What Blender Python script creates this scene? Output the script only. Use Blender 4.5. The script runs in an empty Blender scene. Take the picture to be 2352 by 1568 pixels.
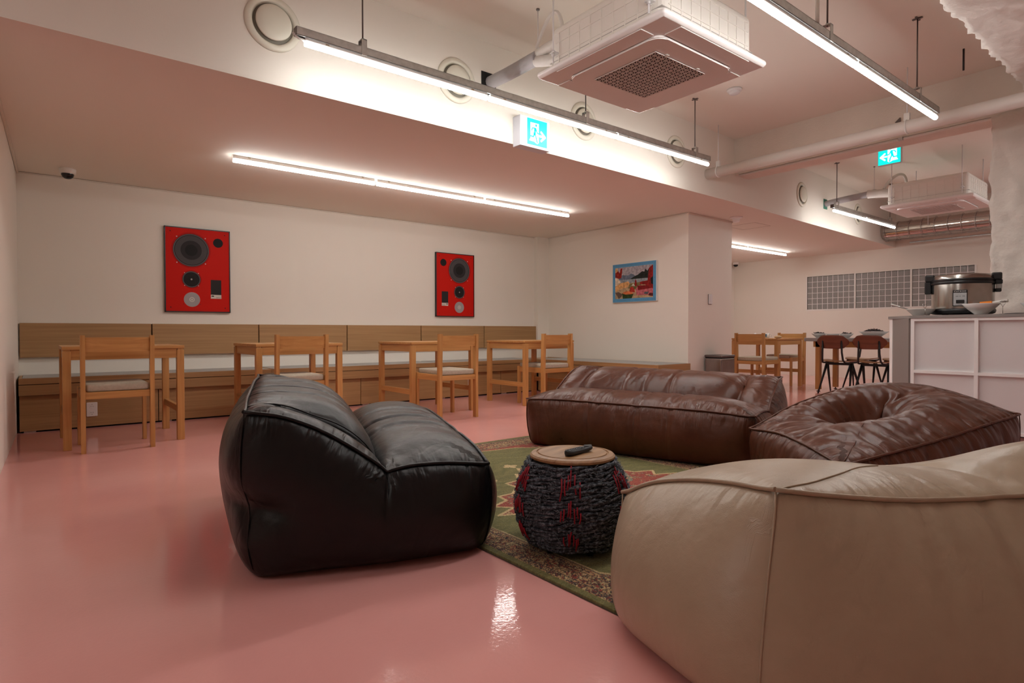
import bpy, bmesh, math, random
import numpy as np
from mathutils import Vector, Matrix

random.seed(7)
RNG = np.random.default_rng(11)
PI = math.pi
SC = bpy.context.scene
COL = SC.collection

# ------------------------------------------------------------------ materials
def lin(c):
    if isinstance(c, str):
        c = c.lstrip('#')
        c = tuple(int(c[i:i + 2], 16) / 255 for i in (0, 2, 4))
        c = tuple(v / 12.92 if v <= .04045 else ((v + .055) / 1.055) ** 2.4 for v in c)
    return (c[0], c[1], c[2], 1)

def newmat(name):
    m = bpy.data.materials.new(name)
    m.use_nodes = True
    nt = m.node_tree
    b = nt.nodes['Principled BSDF']
    return m, nt, b

def mat(name, col, rough=.5, metal=0., coat=0., bump=0., bscale=200., var=0., vscale=3., bdist=.01, spec=None, trans=0., ior=None, detail=3):
    m, nt, b = newmat(name)
    c = lin(col)
    b.inputs['Base Color'].default_value = c
    b.inputs['Roughness'].default_value = rough
    b.inputs['Metallic'].default_value = metal
    if coat:
        b.inputs['Coat Weight'].default_value = coat
        b.inputs['Coat Roughness'].default_value = .08
    if spec is not None:
        b.inputs['Specular IOR Level'].default_value = spec
    if trans:
        b.inputs['Transmission Weight'].default_value = trans
    if ior:
        b.inputs['IOR'].default_value = ior
    if bump or var:
        tc = nt.nodes.new('ShaderNodeTexCoord')
    if var:
        n = nt.nodes.new('ShaderNodeTexNoise')
        n.inputs['Scale'].default_value = vscale
        n.inputs['Detail'].default_value = 4
        nt.links.new(tc.outputs['Object'], n.inputs['Vector'])
        r = nt.nodes.new('ShaderNodeValToRGB')
        r.color_ramp.elements[0].position = .3
        r.color_ramp.elements[1].position = .7
        r.color_ramp.elements[0].color = tuple(v * (1 - var) for v in c[:3]) + (1,)
        r.color_ramp.elements[1].color = tuple(min(1, v * (1 + var)) for v in c[:3]) + (1,)
        nt.links.new(n.outputs['Fac'], r.inputs['Fac'])
        nt.links.new(r.outputs['Color'], b.inputs['Base Color'])
    if bump:
        n2 = nt.nodes.new('ShaderNodeTexNoise')
        n2.inputs['Scale'].default_value = bscale
        n2.inputs['Detail'].default_value = detail
        nt.links.new(tc.outputs['Object'], n2.inputs['Vector'])
        bp = nt.nodes.new('ShaderNodeBump')
        bp.inputs['Strength'].default_value = bump
        bp.inputs['Distance'].default_value = bdist
        nt.links.new(n2.outputs['Fac'], bp.inputs['Height'])
        nt.links.new(bp.outputs['Normal'], b.inputs['Normal'])
    return m

def emis(name, col, strength):
    m, nt, b = newmat(name)
    b.inputs['Base Color'].default_value = lin(col)
    b.inputs['Emission Color'].default_value = lin(col)
    b.inputs['Emission Strength'].default_value = strength
    return m

def wood(name, a, bcol, axis, rough=.42, across=38., along=1.6, bump=.05):
    m, nt, b = newmat(name)
    tc = nt.nodes.new('ShaderNodeTexCoord')
    oi = nt.nodes.new('ShaderNodeObjectInfo')
    mul = nt.nodes.new('ShaderNodeMath'); mul.operation = 'MULTIPLY'; mul.inputs[1].default_value = 37.
    nt.links.new(oi.outputs['Random'], mul.inputs[0])
    add = nt.nodes.new('ShaderNodeVectorMath'); add.operation = 'ADD'
    nt.links.new(tc.outputs['Object'], add.inputs[0])
    nt.links.new(mul.outputs[0], add.inputs[1])
    mp = nt.nodes.new('ShaderNodeMapping')
    s = [across] * 3; s[axis] = along
    mp.inputs['Scale'].default_value = s
    nt.links.new(add.outputs[0], mp.inputs['Vector'])
    n = nt.nodes.new('ShaderNodeTexNoise')
    n.inputs['Scale'].default_value = 1.; n.inputs['Detail'].default_value = 6; n.inputs['Distortion'].default_value = .6
    nt.links.new(mp.outputs[0], n.inputs['Vector'])
    r = nt.nodes.new('ShaderNodeValToRGB')
    r.color_ramp.elements[0].position = .32; r.color_ramp.elements[1].position = .68
    r.color_ramp.elements[0].color = lin(a); r.color_ramp.elements[1].color = lin(bcol)
    nt.links.new(n.outputs['Fac'], r.inputs['Fac'])
    nt.links.new(r.outputs['Color'], b.inputs['Base Color'])
    b.inputs['Roughness'].default_value = rough
    bp = nt.nodes.new('ShaderNodeBump'); bp.inputs['Strength'].default_value = bump; bp.inputs['Distance'].default_value = .004
    nt.links.new(n.outputs['Fac'], bp.inputs['Height']); nt.links.new(bp.outputs['Normal'], b.inputs['Normal'])
    return m

def leather(name, base, dark, rough, fine=.16, vscale=5., folds=.4, fscale=6., pucker=.8, spec=.38):
    m, nt, b = newmat(name)
    N = lambda k, **kw: (lambda n: ([setattr(n, a, v) for a, v in kw.items()], n)[1])(nt.nodes.new(k))
    L = nt.links.new
    tc = N('ShaderNodeTexCoord')
    n = N('ShaderNodeTexNoise'); n.inputs['Scale'].default_value = vscale; n.inputs['Detail'].default_value = 8; n.inputs['Roughness'].default_value = .65
    L(tc.outputs['Object'], n.inputs['Vector'])
    r = N('ShaderNodeValToRGB')
    r.color_ramp.elements[0].position = .3; r.color_ramp.elements[1].position = .72
    r.color_ramp.elements[0].color = lin(dark); r.color_ramp.elements[1].color = lin(base)
    L(n.outputs['Fac'], r.inputs['Fac']); L(r.outputs['Color'], b.inputs['Base Color'])
    rr = N('ShaderNodeMapRange'); rr.inputs['To Min'].default_value = rough - .07; rr.inputs['To Max'].default_value = rough + .1
    L(n.outputs['Fac'], rr.inputs['Value']); L(rr.outputs[0], b.inputs['Roughness'])
    b.inputs['Specular IOR Level'].default_value = spec
    # long soft folds: ridges of a warped noise
    f = N('ShaderNodeTexNoise'); f.inputs['Scale'].default_value = fscale; f.inputs['Detail'].default_value = 2.; f.inputs['Roughness'].default_value = .4; f.inputs['Distortion'].default_value = 1.6
    mp = N('ShaderNodeMapping'); mp.inputs['Scale'].default_value = (1., 1., .55); mp.inputs['Rotation'].default_value = (.4, .5, .3)
    L(tc.outputs['Object'], mp.inputs['Vector']); L(mp.outputs[0], f.inputs['Vector'])
    s1 = N('ShaderNodeMath', operation='SUBTRACT'); s1.inputs[1].default_value = .5; L(f.outputs['Fac'], s1.inputs[0])
    a1 = N('ShaderNodeMath', operation='ABSOLUTE'); L(s1.outputs[0], a1.inputs[0])
    p1 = N('ShaderNodeMapRange', interpolation_type='SMOOTHSTEP'); p1.inputs['From Max'].default_value = .10; L(a1.outputs[0], p1.inputs['Value'])
    # puckers running away from the piped seams; the attribute holds (along the seam, away from it)
    at = N('ShaderNodeAttribute', attribute_name='seam_space')
    mp2 = N('ShaderNodeMapping'); mp2.inputs['Scale'].default_value = (22., 4., 1.); L(at.outputs['Vector'], mp2.inputs['Vector'])
    q = N('ShaderNodeTexNoise'); q.inputs['Scale'].default_value = 1.; q.inputs['Detail'].default_value = 2.5; q.inputs['Distortion'].default_value = .5; L(mp2.outputs[0], q.inputs['Vector'])
    sp = N('ShaderNodeSeparateXYZ'); L(at.outputs['Vector'], sp.inputs[0])
    mp3 = N('ShaderNodeMapping'); mp3.inputs['Scale'].default_value = (4., 0., 1.); L(at.outputs['Vector'], mp3.inputs['Vector'])
    q2 = N('ShaderNodeTexNoise'); q2.inputs['Scale'].default_value = 1.; L(mp3.outputs[0], q2.inputs['Vector'])
    reach = N('ShaderNodeMapRange'); reach.inputs['From Min'].default_value = .35; reach.inputs['From Max'].default_value = .68; reach.inputs['To Min'].default_value = .05; reach.inputs['To Max'].default_value = .22; L(q2.outputs['Fac'], reach.inputs['Value'])
    dv = N('ShaderNodeMath', operation='DIVIDE'); L(sp.outputs['Y'], dv.inputs[0]); L(reach.outputs[0], dv.inputs[1])
    fo = N('ShaderNodeMapRange', interpolation_type='SMOOTHSTEP'); fo.inputs['To Min'].default_value = 1.; fo.inputs['To Max'].default_value = 0.; L(dv.outputs[0], fo.inputs['Value'])
    pk = N('ShaderNodeMath', operation='MULTIPLY'); L(q.outputs['Fac'], pk.inputs[0]); L(fo.outputs[0], pk.inputs[1])
    b1 = N('ShaderNodeBump'); b1.inputs['Strength'].default_value = folds; b1.inputs['Distance'].default_value = .012; L(p1.outputs[0], b1.inputs['Height'])
    b2 = N('ShaderNodeBump'); b2.inputs['Strength'].default_value = pucker; b2.inputs['Distance'].default_value = .03; L(pk.outputs[0], b2.inputs['Height']); L(b1.outputs[0], b2.inputs['Normal'])
    v = N('ShaderNodeTexVoronoi'); v.inputs['Scale'].default_value = 420; L(tc.outputs['Object'], v.inputs['Vector'])
    b3 = N('ShaderNodeBump'); b3.inputs['Strength'].default_value = fine; b3.inputs['Distance'].default_value = .0025; L(v.outputs['Distance'], b3.inputs['Height']); L(b2.outputs[0], b3.inputs['Normal'])
    n3 = N('ShaderNodeTexNoise'); n3.inputs['Scale'].default_value = 22; n3.inputs['Detail'].default_value = 5; L(tc.outputs['Object'], n3.inputs['Vector'])
    b4 = N('ShaderNodeBump'); b4.inputs['Strength'].default_value = .2; b4.inputs['Distance'].default_value = .010; L(n3.outputs['Fac'], b4.inputs['Height']); L(b3.outputs[0], b4.inputs['Normal'])
    L(b4.outputs[0], b.inputs['Normal'])
    return m

WALL = mat('wall_paint', (.80, .76, .68), .75, bump=.06, bscale=160)
WALLR = mat('rough_plaster', (.78, .74, .68), .8, bump=.6, bscale=10, detail=10, bdist=.03)
CONC = mat('painted_concrete', (.74, .69, .61), .8, bump=.25, bscale=60, var=.08, vscale=2)
CEIL = mat('ceiling_paint', (.80, .75, .67), .8, bump=.04, bscale=120)
WHITE = mat('white_plastic', (.80, .78, .74), .4)
WHITEM = mat('white_metal', (.76, .75, .75), .35)
STEEL = mat('galvanised_steel', (.50, .49, .47), .38, .85, var=.12, vscale=30)
CHROME = mat('brushed_steel', (.42, .40, .375), .22, 1., var=.10, vscale=12)
DARKST = mat('dark_steel', (.16, .14, .13), .4, .6)
BLACK = mat('black_plastic', (.012, .012, .013), .38)
BLACKM = mat('black_powder_coated_steel', (.010, .010, .011), .45)
VOID = mat('black_gap', (.006, .006, .006), .9)
CREAM = mat('cream_plastic', (.72, .69, .58), .38)
FABRIC = mat('beige_fabric', (.46, .40, .31), .95, bump=.35, bscale=700, var=.08, vscale=60)
PAD = mat('grey_seat_pad', (.42, .42, .40), .8, bump=.15, bscale=500)
TUBE = emis('lit_tube', (1, .985, .955), 30.)
def aim_down(m, lo, hi):
    """the diodes sit under the batten: the diffuser is brightest below and dim above"""
    nt = m.node_tree; g = nt.nodes.new('ShaderNodeNewGeometry'); s = nt.nodes.new('ShaderNodeSeparateXYZ'); r = nt.nodes.new('ShaderNodeMapRange')
    r.inputs['From Min'].default_value = -1.; r.inputs['From Max'].default_value = .6; r.inputs['To Min'].default_value = hi; r.inputs['To Max'].default_value = lo
    nt.links.new(g.outputs['Normal'], s.inputs[0]); nt.links.new(s.outputs['Z'], r.inputs['Value']); nt.links.new(r.outputs[0], nt.nodes['Principled BSDF'].inputs['Emission Strength'])
aim_down(TUBE, 4., 66.)
TAPE = mat('grey_pipe_tape', (.40, .385, .40), .55, bump=.3, bscale=40)
FOAM = mat('white_pipe_insulation', (.72, .69, .65), .6, bump=.4, bscale=35)
OAKA, OAKB = (.43, .20, .058), (.57, .30, .10)
OAK = [wood('oak_grain_%s' % 'xyz'[i], OAKA, OAKB, i) for i in range(3)]
VEN = [wood('veneer_grain_%s' % 'xyz'[i], (.31, .17, .068), (.39, .225, .096), i, .5, 55, 1.2, .03) for i in range(3)]
WALNUT = wood('walnut_ply', (.13, .036, .016), (.19, .058, .026), 1, .4, 30, 1.5)
PLYSEAT = wood('ply_seat', (.25, .125, .05), (.33, .17, .075), 0, .35, 30, 1.5)
LIDWOOD = wood('stool_top_wood', (.21, .105, .04), (.40, .22, .095), 0, .45, 40, 3.0)
LBLACK = leather('black_leather', (.0065, .006, .0062), (.004, .0038, .004), .33, .10, 5., .10, 4., .75, .30)
LBROWN = leather('brown_leather', (.118, .036, .017), (.060, .018, .009), .28, .14, 4., .14, 3.2, .7)
LCREAM = leather('cream_leather', (.45, .355, .255), (.385, .30, .21), .31, .10, 3., .05, 4., .32)

def floor_mat():
    m, nt, b = newmat('pink_epoxy_floor')
    tc = nt.nodes.new('ShaderNodeTexCoord')
    n = nt.nodes.new('ShaderNodeTexNoise'); n.inputs['Scale'].default_value = 1.4; n.inputs['Detail'].default_value = 5
    nt.links.new(tc.outputs['Object'], n.inputs['Vector'])
    r = nt.nodes.new('ShaderNodeValToRGB'); r.color_ramp.elements[0].position = .35; r.color_ramp.elements[1].position = .65
    r.color_ramp.elements[0].color = (.80, .375, .350, 1); r.color_ramp.elements[1].color = (.83, .40, .372, 1)
    nt.links.new(n.outputs['Fac'], r.inputs['Fac']); nt.links.new(r.outputs['Color'], b.inputs['Base Color'])
    b.inputs['Roughness'].default_value = .085
    b.inputs['Specular IOR Level'].default_value = .5
    n2 = nt.nodes.new('ShaderNodeTexNoise'); n2.inputs['Scale'].default_value = 5.5; n2.inputs['Detail'].default_value = 3
    n3 = nt.nodes.new('ShaderNodeTexNoise'); n3.inputs['Scale'].default_value = 75; n3.inputs['Detail'].default_value = 2
    mm = nt.nodes.new('ShaderNodeMath'); mm.operation = 'MULTIPLY_ADD'; mm.inputs[1].default_value = .55
    for q in (n2, n3): nt.links.new(tc.outputs['Object'], q.inputs['Vector'])
    nt.links.new(n3.outputs['Fac'], mm.inputs[0]); nt.links.new(n2.outputs['Fac'], mm.inputs[2])
    bp = nt.nodes.new('ShaderNodeBump'); bp.inputs['Strength'].default_value = .10; bp.inputs['Distance'].default_value = .006
    nt.links.new(mm.outputs[0], bp.inputs['Height']); nt.links.new(bp.outputs['Normal'], b.inputs['Normal'])
    return m
FLOOR = floor_mat()

# ------------------------------------------------------------------ mesh builder
class MB:
    def __init__(s): s.bm = bmesh.new()
    def _new(s, fn):
        before = set(s.bm.verts); fn(); return [v for v in s.bm.verts if v not in before]
    def box(s, x0, x1, y0, y1, z0, z1, bev=0., seg=2, M=None):
        r = bmesh.ops.create_cube(s.bm, size=1.)
        vs = r['verts']
        for v in vs:
            v.co = Vector((x0 + (v.co.x + .5) * (x1 - x0), y0 + (v.co.y + .5) * (y1 - y0), z0 + (v.co.z + .5) * (z1 - z0)))
        if bev > 0:
            es = list({e for v in vs for e in v.link_edges})
            bb = bmesh.ops.bevel(s.bm, geom=es, offset=bev, segments=seg, affect='EDGES', profile=.5)
            vs = list({v for f in bb['faces'] for v in f.verts} | {v for v in vs if v.is_valid})
        if M is not None:
            for v in vs: v.co = M @ v.co
        return s
    def cyl(s, p0, p1, r, r2=None, seg=20, cap=True):
        p0, p1 = Vector(p0), Vector(p1); r2 = r if r2 is None else r2
        d = (p1 - p0); q = d.to_track_quat('Z', 'Y').to_matrix().to_4x4()
        M = Matrix.Translation((p0 + p1) / 2) @ q
        res = bmesh.ops.create_cone(s.bm, cap_ends=cap, segments=seg, radius1=max(r, 1e-5), radius2=max(r2, 1e-5), depth=d.length, matrix=M)
        for f in {f for v in res['verts'] for f in v.link_faces}:
            if len(f.verts) == 4: f.smooth = True
        return s
    def sphere(s, c, r, sx=1, sy=1, sz=1, seg=20):
        res = bmesh.ops.create_uvsphere(s.bm, u_segments=seg, v_segments=max(8, seg // 2), radius=r)
        for v in res['verts']: v.co = Vector((c[0] + v.co.x * sx, c[1] + v.co.y * sy, c[2] + v.co.z * sz))
        for f in {f for v in res['verts'] for f in v.link_faces}: f.smooth = True
        return s
    def tube(s, pts, r, seg=8, closed=False, radii=None):
        pts = [Vector(p) for p in pts]; n = len(pts); rings = []; up = None
        for i in range(n):
            a = pts[(i - 1) % n] if (i > 0 or closed) else pts[i]
            c = pts[(i + 1) % n] if (i < n - 1 or closed) else pts[i]
            t = (c - a)
            t = t.normalized() if t.length > 1e-9 else Vector((0, 0, 1))
            if up is None:
                up = Vector((0, 0, 1)) if abs(t.z) < .9 else Vector((1, 0, 0))
            x = t.cross(up)
            if x.length < 1e-4: x = t.cross(Vector((1, .3, .2)))
            x.normalize(); y = x.cross(t).normalized(); up = y
            rr = radii[i] if radii else r
            rings.append([s.bm.verts.new(pts[i] + rr * (math.cos(2 * PI * k / seg) * x + math.sin(2 * PI * k / seg) * y)) for k in range(seg)])
        m = n if closed else n - 1
        for i in range(m):
            A, B = rings[i], rings[(i + 1) % n]
            for k in range(seg):
                f = s.bm.faces.new((A[k], A[(k + 1) % seg], B[(k + 1) % seg], B[k])); f.smooth = True
        if not closed:
            s.bm.faces.new(rings[0][::-1]); s.bm.faces.new(rings[-1])
        return s
    def lathe(s, prof, seg=40, c=(0, 0, 0), M=None, smooth=True):
        rings = []
        M = M or Matrix.Identity(4); c = Vector(c)
        for r, z in prof:
            if r < 1e-6: rings.append([s.bm.verts.new(M @ (c + Vector((0, 0, z))))])
            else: rings.append([s.bm.verts.new(M @ (c + Vector((r * math.cos(2 * PI * k / seg), r * math.sin(2 * PI * k / seg), z)))) for k in range(seg)])
        for A, B in zip(rings, rings[1:]):
            for k in range(seg):
                k2 = (k + 1) % seg
                if len(A) == 1 and len(B) == 1: continue
                if len(A) == 1: f = s.bm.faces.new((A[0], B[k2], B[k]))
                elif len(B) == 1: f = s.bm.faces.new((A[k], A[k2], B[0]))
                else: f = s.bm.faces.new((A[k], A[k2], B[k2], B[k]))
                f.smooth = smooth
        return s
    def poly(s, pts):
        s.bm.faces.new([s.bm.verts.new(p) for p in pts]); return s
    def prism(s, pts, vec):
        a = [s.bm.verts.new(p) for p in pts]; vec = Vector(vec)
        b = [s.bm.verts.new(Vector(p) + vec) for p in pts]; n = len(pts)
        s.bm.faces.new(a[::-1]); s.bm.faces.new(b)
        for i in range(n): s.bm.faces.new((a[i], a[(i + 1) % n], b[(i + 1) % n], b[i]))
        return s
    def obj(s, name, m, parent=None, fix=True):
        if fix: bmesh.ops.recalc_face_normals(s.bm, faces=s.bm.faces)
        me = bpy.data.meshes.new(name); s.bm.to_mesh(me); s.bm.free()
        me.materials.append(m)
        o = bpy.data.objects.new(name, me); COL.objects.link(o)
        if parent is not None: o.parent = parent
        return o

def thing(name, label, cat, loc=(0, 0, 0), rz=0., group=None):
    o = bpy.data.objects.new(name, None); COL.objects.link(o)
    o.empty_display_size = .1
    o.location = loc; o.rotation_euler = (0, 0, rz)
    o['label'] = label; o['category'] = cat
    if group: o['group'] = group
    return o
def tag(o, label, cat, group=None):
    o['label'] = label; o['category'] = cat
    if group: o['group'] = group
    return o
def struct(name, mb, m, parent=None):
    o = mb.obj(name, m, parent)
    if parent is None: o['kind'] = 'structure'
    return o
def dup(root, label, loc, rz=None):
    r = root.copy(); COL.objects.link(r); r.location = loc
    if rz is not None: r.rotation_euler = (0, 0, rz)
    r['label'] = label
    for ch in list(root.children):
        c = ch.copy(); COL.objects.link(c); c.parent = r
        for g in list(ch.children):
            d = g.copy(); COL.objects.link(d); d.parent = c
    return r

# ------------------------------------------------------------------ setting
ZL, ZH = 2.258, 2.95                       # low and high ceilings
BEAM = [(-2.6, 3.565), (2.9, 3.561), (5.87, 3.64), (9.24, 3.80), (11.45, 3.90)]
def beam_y(x):
    for (a, ya), (b, yb) in zip(BEAM, BEAM[1:]):
        if x <= b: return ya + (yb - ya) * (x - a) / (b - a)
    return BEAM[-1][1]

fl = MB(); fl.box(-2.6, 11.6, -3.2, 7.2, -.06, 0.); struct('floor', fl, FLOOR)
b = MB(); b.box(-2.6, 11.6, -3.2, 4.1, ZH, ZH + .08); struct('ceiling', b, CEIL)
# lowered ceiling with its vertical face towards the room
b = MB()
pts = [(x, y, ZL) for x, y in BEAM] + [(11.6, 3.905, ZL), (11.6, 7.2, ZL), (-2.6, 7.2, ZL)]
b.prism(pts, (0, 0, ZH + .08 - ZL))
struct('ceiling_lowered', b, CEIL)
b = MB(); b.box(-.6, 7.2, 6.86, 7.0, 0, ZL); b.box(7.08, 11.6, 6.9, 7.05, 0, ZL); struct('wall_back', b, WALL)
b = MB(); b.box(5.89, 6.12, 6.775, 6.87, 0, ZL); struct('pillar', b, WALL)
b = MB(); b.prism([(6.11, 4.285, 0), (7.08, 4.305, 0), (7.08, 6.95, 0), (6.11, 6.9, 0)], (0, 0, ZL)); struct('wall_picture', b, WALL)
b = MB(); b.prism([(-.118, 7.0, 0), (-.195, 3.68, 0), (-.40, 3.68, 0), (-.40, 7.0, 0)], (0, 0, ZL)); struct('wall_left', b, WALL)
b = MB(); b.box(-2.75, -2.6, -3.3, 7.2, 0, ZH); b.box(-2.75, -.3, 6.95, 7.2, 0, ZL); struct('wall_side', b, WALL)
b = MB(); b.box(-2.75, 11.6, -3.3, -3.2, 0, ZH + .08); struct('wall_front', b, WALL)
# far wall with the opening for the glass blocks
gy0, gy1, gz0, gz1 = 2.80, 5.385, 1.248, 1.868
b = MB()
b.box(11.45, 11.65, -3.3, gy0, 0, ZH); b.box(11.45, 11.65, gy1, 7.2, 0, ZH)
b.box(11.45, 11.65, gy0, gy1, 0, gz0); b.box(11.45, 11.65, gy0, gy1, gz1, ZH)
struct('wall_far', b, WALL)
# cross beam and rough column, rough beam over the camera
b = MB(); b.box(6.05, 6.36, -3.2, 3.66, 2.56, ZH); struct('beam_cross', b, CONC)

def rough_box(x0, x1, y0, y1, z0, z1, step, amp, seed, scale=6., rag=0.):
    """a plaster body: a box gridded finely and displaced by layered noise"""
    from mathutils import noise
    mb = MB(); bm = mb.bm
    nx, ny, nz = [max(1, int(round((b_ - a_) / step))) for a_, b_ in ((x0, x1), (y0, y1), (z0, z1))]
    vd = {}
    def V(i, j, k):
        if (i, j, k) not in vd:
            p = Vector((x0 + (x1 - x0) * i / nx, y0 + (y1 - y0) * j / ny, z0 + (z1 - z0) * k / nz))
            o = Vector((seed, seed * 2.3, 0))
            q = p * scale + o
            n = Vector((noise.fractal(q, 1., 2., 5), noise.fractal(q + Vector((9, 3, 1)), 1., 2., 5), noise.fractal(q + Vector((4, 8, 5)), 1., 2., 5)))
            if rag:
                e = noise.fractal(Vector((p.x * 17, seed, 0)), .8, 2., 4)
                if j == ny: n.y += rag * e
            vd[(i, j, k)] = bm.verts.new(p + n * amp)
        return vd[(i, j, k)]
    def quad(a, b_, c, d):
        f = bm.faces.new((V(*a), V(*b_), V(*c), V(*d))); f.smooth = True
    for i in range(nx):
        for j in range(ny):
            for k in (0, nz): quad((i, j, k), (i + 1, j, k), (i + 1, j + 1, k), (i, j + 1, k))
    for i in range(nx):
        for k in range(nz):
            for j in (0, ny): quad((i, j, k), (i + 1, j, k), (i + 1, j, k + 1), (i, j, k + 1))
    for j in range(ny):
        for k in range(nz):
            for i in (0, nx): quad((i, j, k), (i, j + 1, k), (i, j + 1, k + 1), (i, j, k + 1))
    return mb
struct('pillar_rough', rough_box(6.035, 6.40, .62, 1.375, 0., 2.56, .025, .024, 3., 7.), WALLR)
struct('beam_rough', rough_box(1.2, 6.03, .55, 1.105, 2.615, ZH - .002, .03, .013, 5., 6., rag=2.2), WALLR)
# shadow gaps where walls meet the low ceiling
b = MB(); b.box(-.11, 5.89, 6.845, 6.862, ZL - .012, ZL - .004); struct('trim_1', b, CONC)
b = MB(); b.prism([(-.118, 6.86, ZL - .016), (-.195, 3.68, ZL - .016), (-.180, 3.68, ZL - .016), (-.103, 6.86, ZL - .016)], (0, 0, .014)); struct('trim_2', b, CONC)
b = MB(); b.box(6.098, 6.112, 4.285, 6.775, ZL - .012, ZL - .003); struct('trim_3', b, CONC)
b = MB(); b.prism([(6.11, 4.272, ZL - .016), (7.08, 4.292, ZL - .016), (7.08, 4.306, ZL - .016), (6.11, 4.286, ZL - .016)], (0, 0, .013)); struct('trim_4', b, CONC)

# glass block window
GLASS = mat('glass_block', (.42, .42, .40), .10, bump=.8, bscale=30, trans=.35, ior=1.45)
win = bpy.data.objects.new('window_1', None); COL.objects.link(win); win['kind'] = 'structure'
b = MB()
b.box(11.442, 11.62, gy0 - .02, gy1 + .02, gz0 - .025, gz0); b.box(11.444, 11.62, gy0 - .02, gy1 + .02, gz1, gz1 + .006)
for y in (gy0 - .02, gy1, 3.652, 4.528): b.box(11.4425, 11.62, y, y + (.026 if y in (3.652, 4.528) else .02), gz0, gz1)
b.obj('window_frame', WHITE, win)
b = MB(); b.box(11.60, 11.62, gy0, gy1, gz0, gz1); b.obj('window_back', mat('dark_room_behind', (.05, .05, .047), .6), win)
gl = MB(); gr = MB()
for a, c, n in ((4.554, 5.385, 9), (3.678, 4.528, 9), (2.80, 3.652, 9)):
    w = (c - a) / n
    for i in range(n):
        for k in range(6):
            h = (gz1 - gz0) / 6
            gl.box(11.4475, 11.56, a + i * w + .0048, a + (i + 1) * w - .0048, gz0 + k * h + .0048, gz0 + (k + 1) * h - .0048, .010, 2)
        gr.box(11.452, 11.57, a + i * w - .0058, a + i * w + .0058, gz0, gz1)
    for k in range(6): gr.box(11.453, 11.57, a, c, gz0 + k * h - .0058, gz0 + k * h + .0058)
gl.obj('window_panes', GLASS, win); gr.obj('window_grout', mat('white_grout', (.70, .68, .68), .7), win)

# ------------------------------------------------------------------ bench and panels along the back wall
PNX = [-.112, .894, 1.901, 2.909, 3.917, 4.927, 5.914]
plab = ['wooden backrest panel at the left end, behind the first table, left of the larger poster',
        'wooden backrest panel directly under the larger red poster',
        'wooden backrest panel behind the second table, third from the left wall',
        'wooden backrest panel behind the third table, left of the smaller poster',
        'wooden backrest panel under the smaller red poster, second from the corner',
        'wooden backrest panel at the corner end, behind the fourth table']
for i in range(6):
    b = MB(); b.box(PNX[i] + (.0 if i == 0 else .005), PNX[i + 1] - .005, 6.812, 6.864, .614, .921, .002, 1)
    tag(b.obj('backrest_panel', VEN[0]), plab[i], 'wall panel', 'backrest panels along the back wall')
b = MB(); b.box(-.10, 5.90, 6.853, 6.8605, .617, .918); b.obj('trim_5', VOID)['kind'] = 'structure'

ZB = .455
def bench(x0, x1, label, seams, cut=None):
    t = thing('bench', label, 'bench', ((x0 + x1) / 2, 6.36, 0), 0, 'low benches along the walls')
    X0, X1 = x0 - t.location.x, x1 - t.location.x
    b = MB(); b.box(X0, X1, 0, .022, .405, ZB, .0015, 1); b.box(X0 + .001, X1 - .001, .021, .499, ZB - .03, ZB - .006, 0)
    for a in (X0, X1 - .022): b.box(a + .0004, a + .0216, .0215, .4995, ZB - .0295, ZB - .0004)
    b.obj('top_frame', VEN[0], t)
    b = MB(); b.box(X0 + .024, X1 - .024, .024, .498, ZB - .012, ZB + .004, .003, 2); b.obj('seat_pad', PAD, t)
    b = MB(); b.box(X0, X1, .004, .024, .312, .400, .0015, 1); b.obj('front_rail', VEN[0], t)
    b = MB(); b.box(X0, X1, .012, .02, .398, .408); b.box(X0 + .01, X1 - .01, .06, .075, .0, .3); b.obj('shadow_gap', VOID, t)
    edges = [X0] + [s - t.location.x for s in seams] + [X1]
    for a, c in zip(edges, edges[1:]):
        b = MB(); b.box(a + .003, c - .003, .03, .048, .014, .330, .0015, 1); b.obj('front_panel', VEN[0], t)
        b = MB(); b.box(a + .03, a + .11, .05, .10, 0, .016); b.obj('foot', WHITE, t)
    return t
bench(-.116, 1.897, 'wooden wall bench with grey pad behind the first and second tables, at the left wall', [.886])
bench(1.899, 3.912, 'wooden wall bench with grey pad behind the second and third tables', [2.888])
bench(3.914, 5.50, 'wooden wall bench with grey pad behind the fourth table, reaching the corner', [4.896])
# return bench along the picture wall
t = thing('bench', 'wooden wall bench below the blue bordered picture, end face towards the bin', 'bench', (5.50, 4.25, 0), 0, 'low benches along the walls')
b = MB(); b.box(0, .022, .0205, 2.10, .405, ZB, .0015, 1); b.box(.0215, .609, .021, 2.609, ZB - .03, ZB - .006); b.box(.585, .608, .0215, 2.52, ZB - .0295, ZB - .0004)
b.obj('top_frame', VEN[1], t)
b = MB(); b.box(.024, .583, .024, 2.10, ZB - .012, ZB + .004, .003, 2); b.obj('seat_pad', PAD, t)
b = MB(); b.box(.004, .024, .02, 2.10, .312, .400, .0015, 1); b.obj('front_rail', VEN[1], t)
b = MB(); b.box(.012, .02, .03, 2.10, .398, .408); b.box(.06, .075, .03, 2.10, 0, .3); b.obj('shadow_gap', VOID, t)
b = MB(); b.box(.0, .61, 0, .02, .012, ZB + .001, .0015, 1); b.obj('end_panel', VEN[0], t)
for a, c in ((.02, 1.05), (1.05, 2.1)):
    b = MB(); b.box(.03, .048, a + .003, c - .003, .014, .330, .0015, 1); b.obj('front_panel', VEN[1], t)

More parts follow.
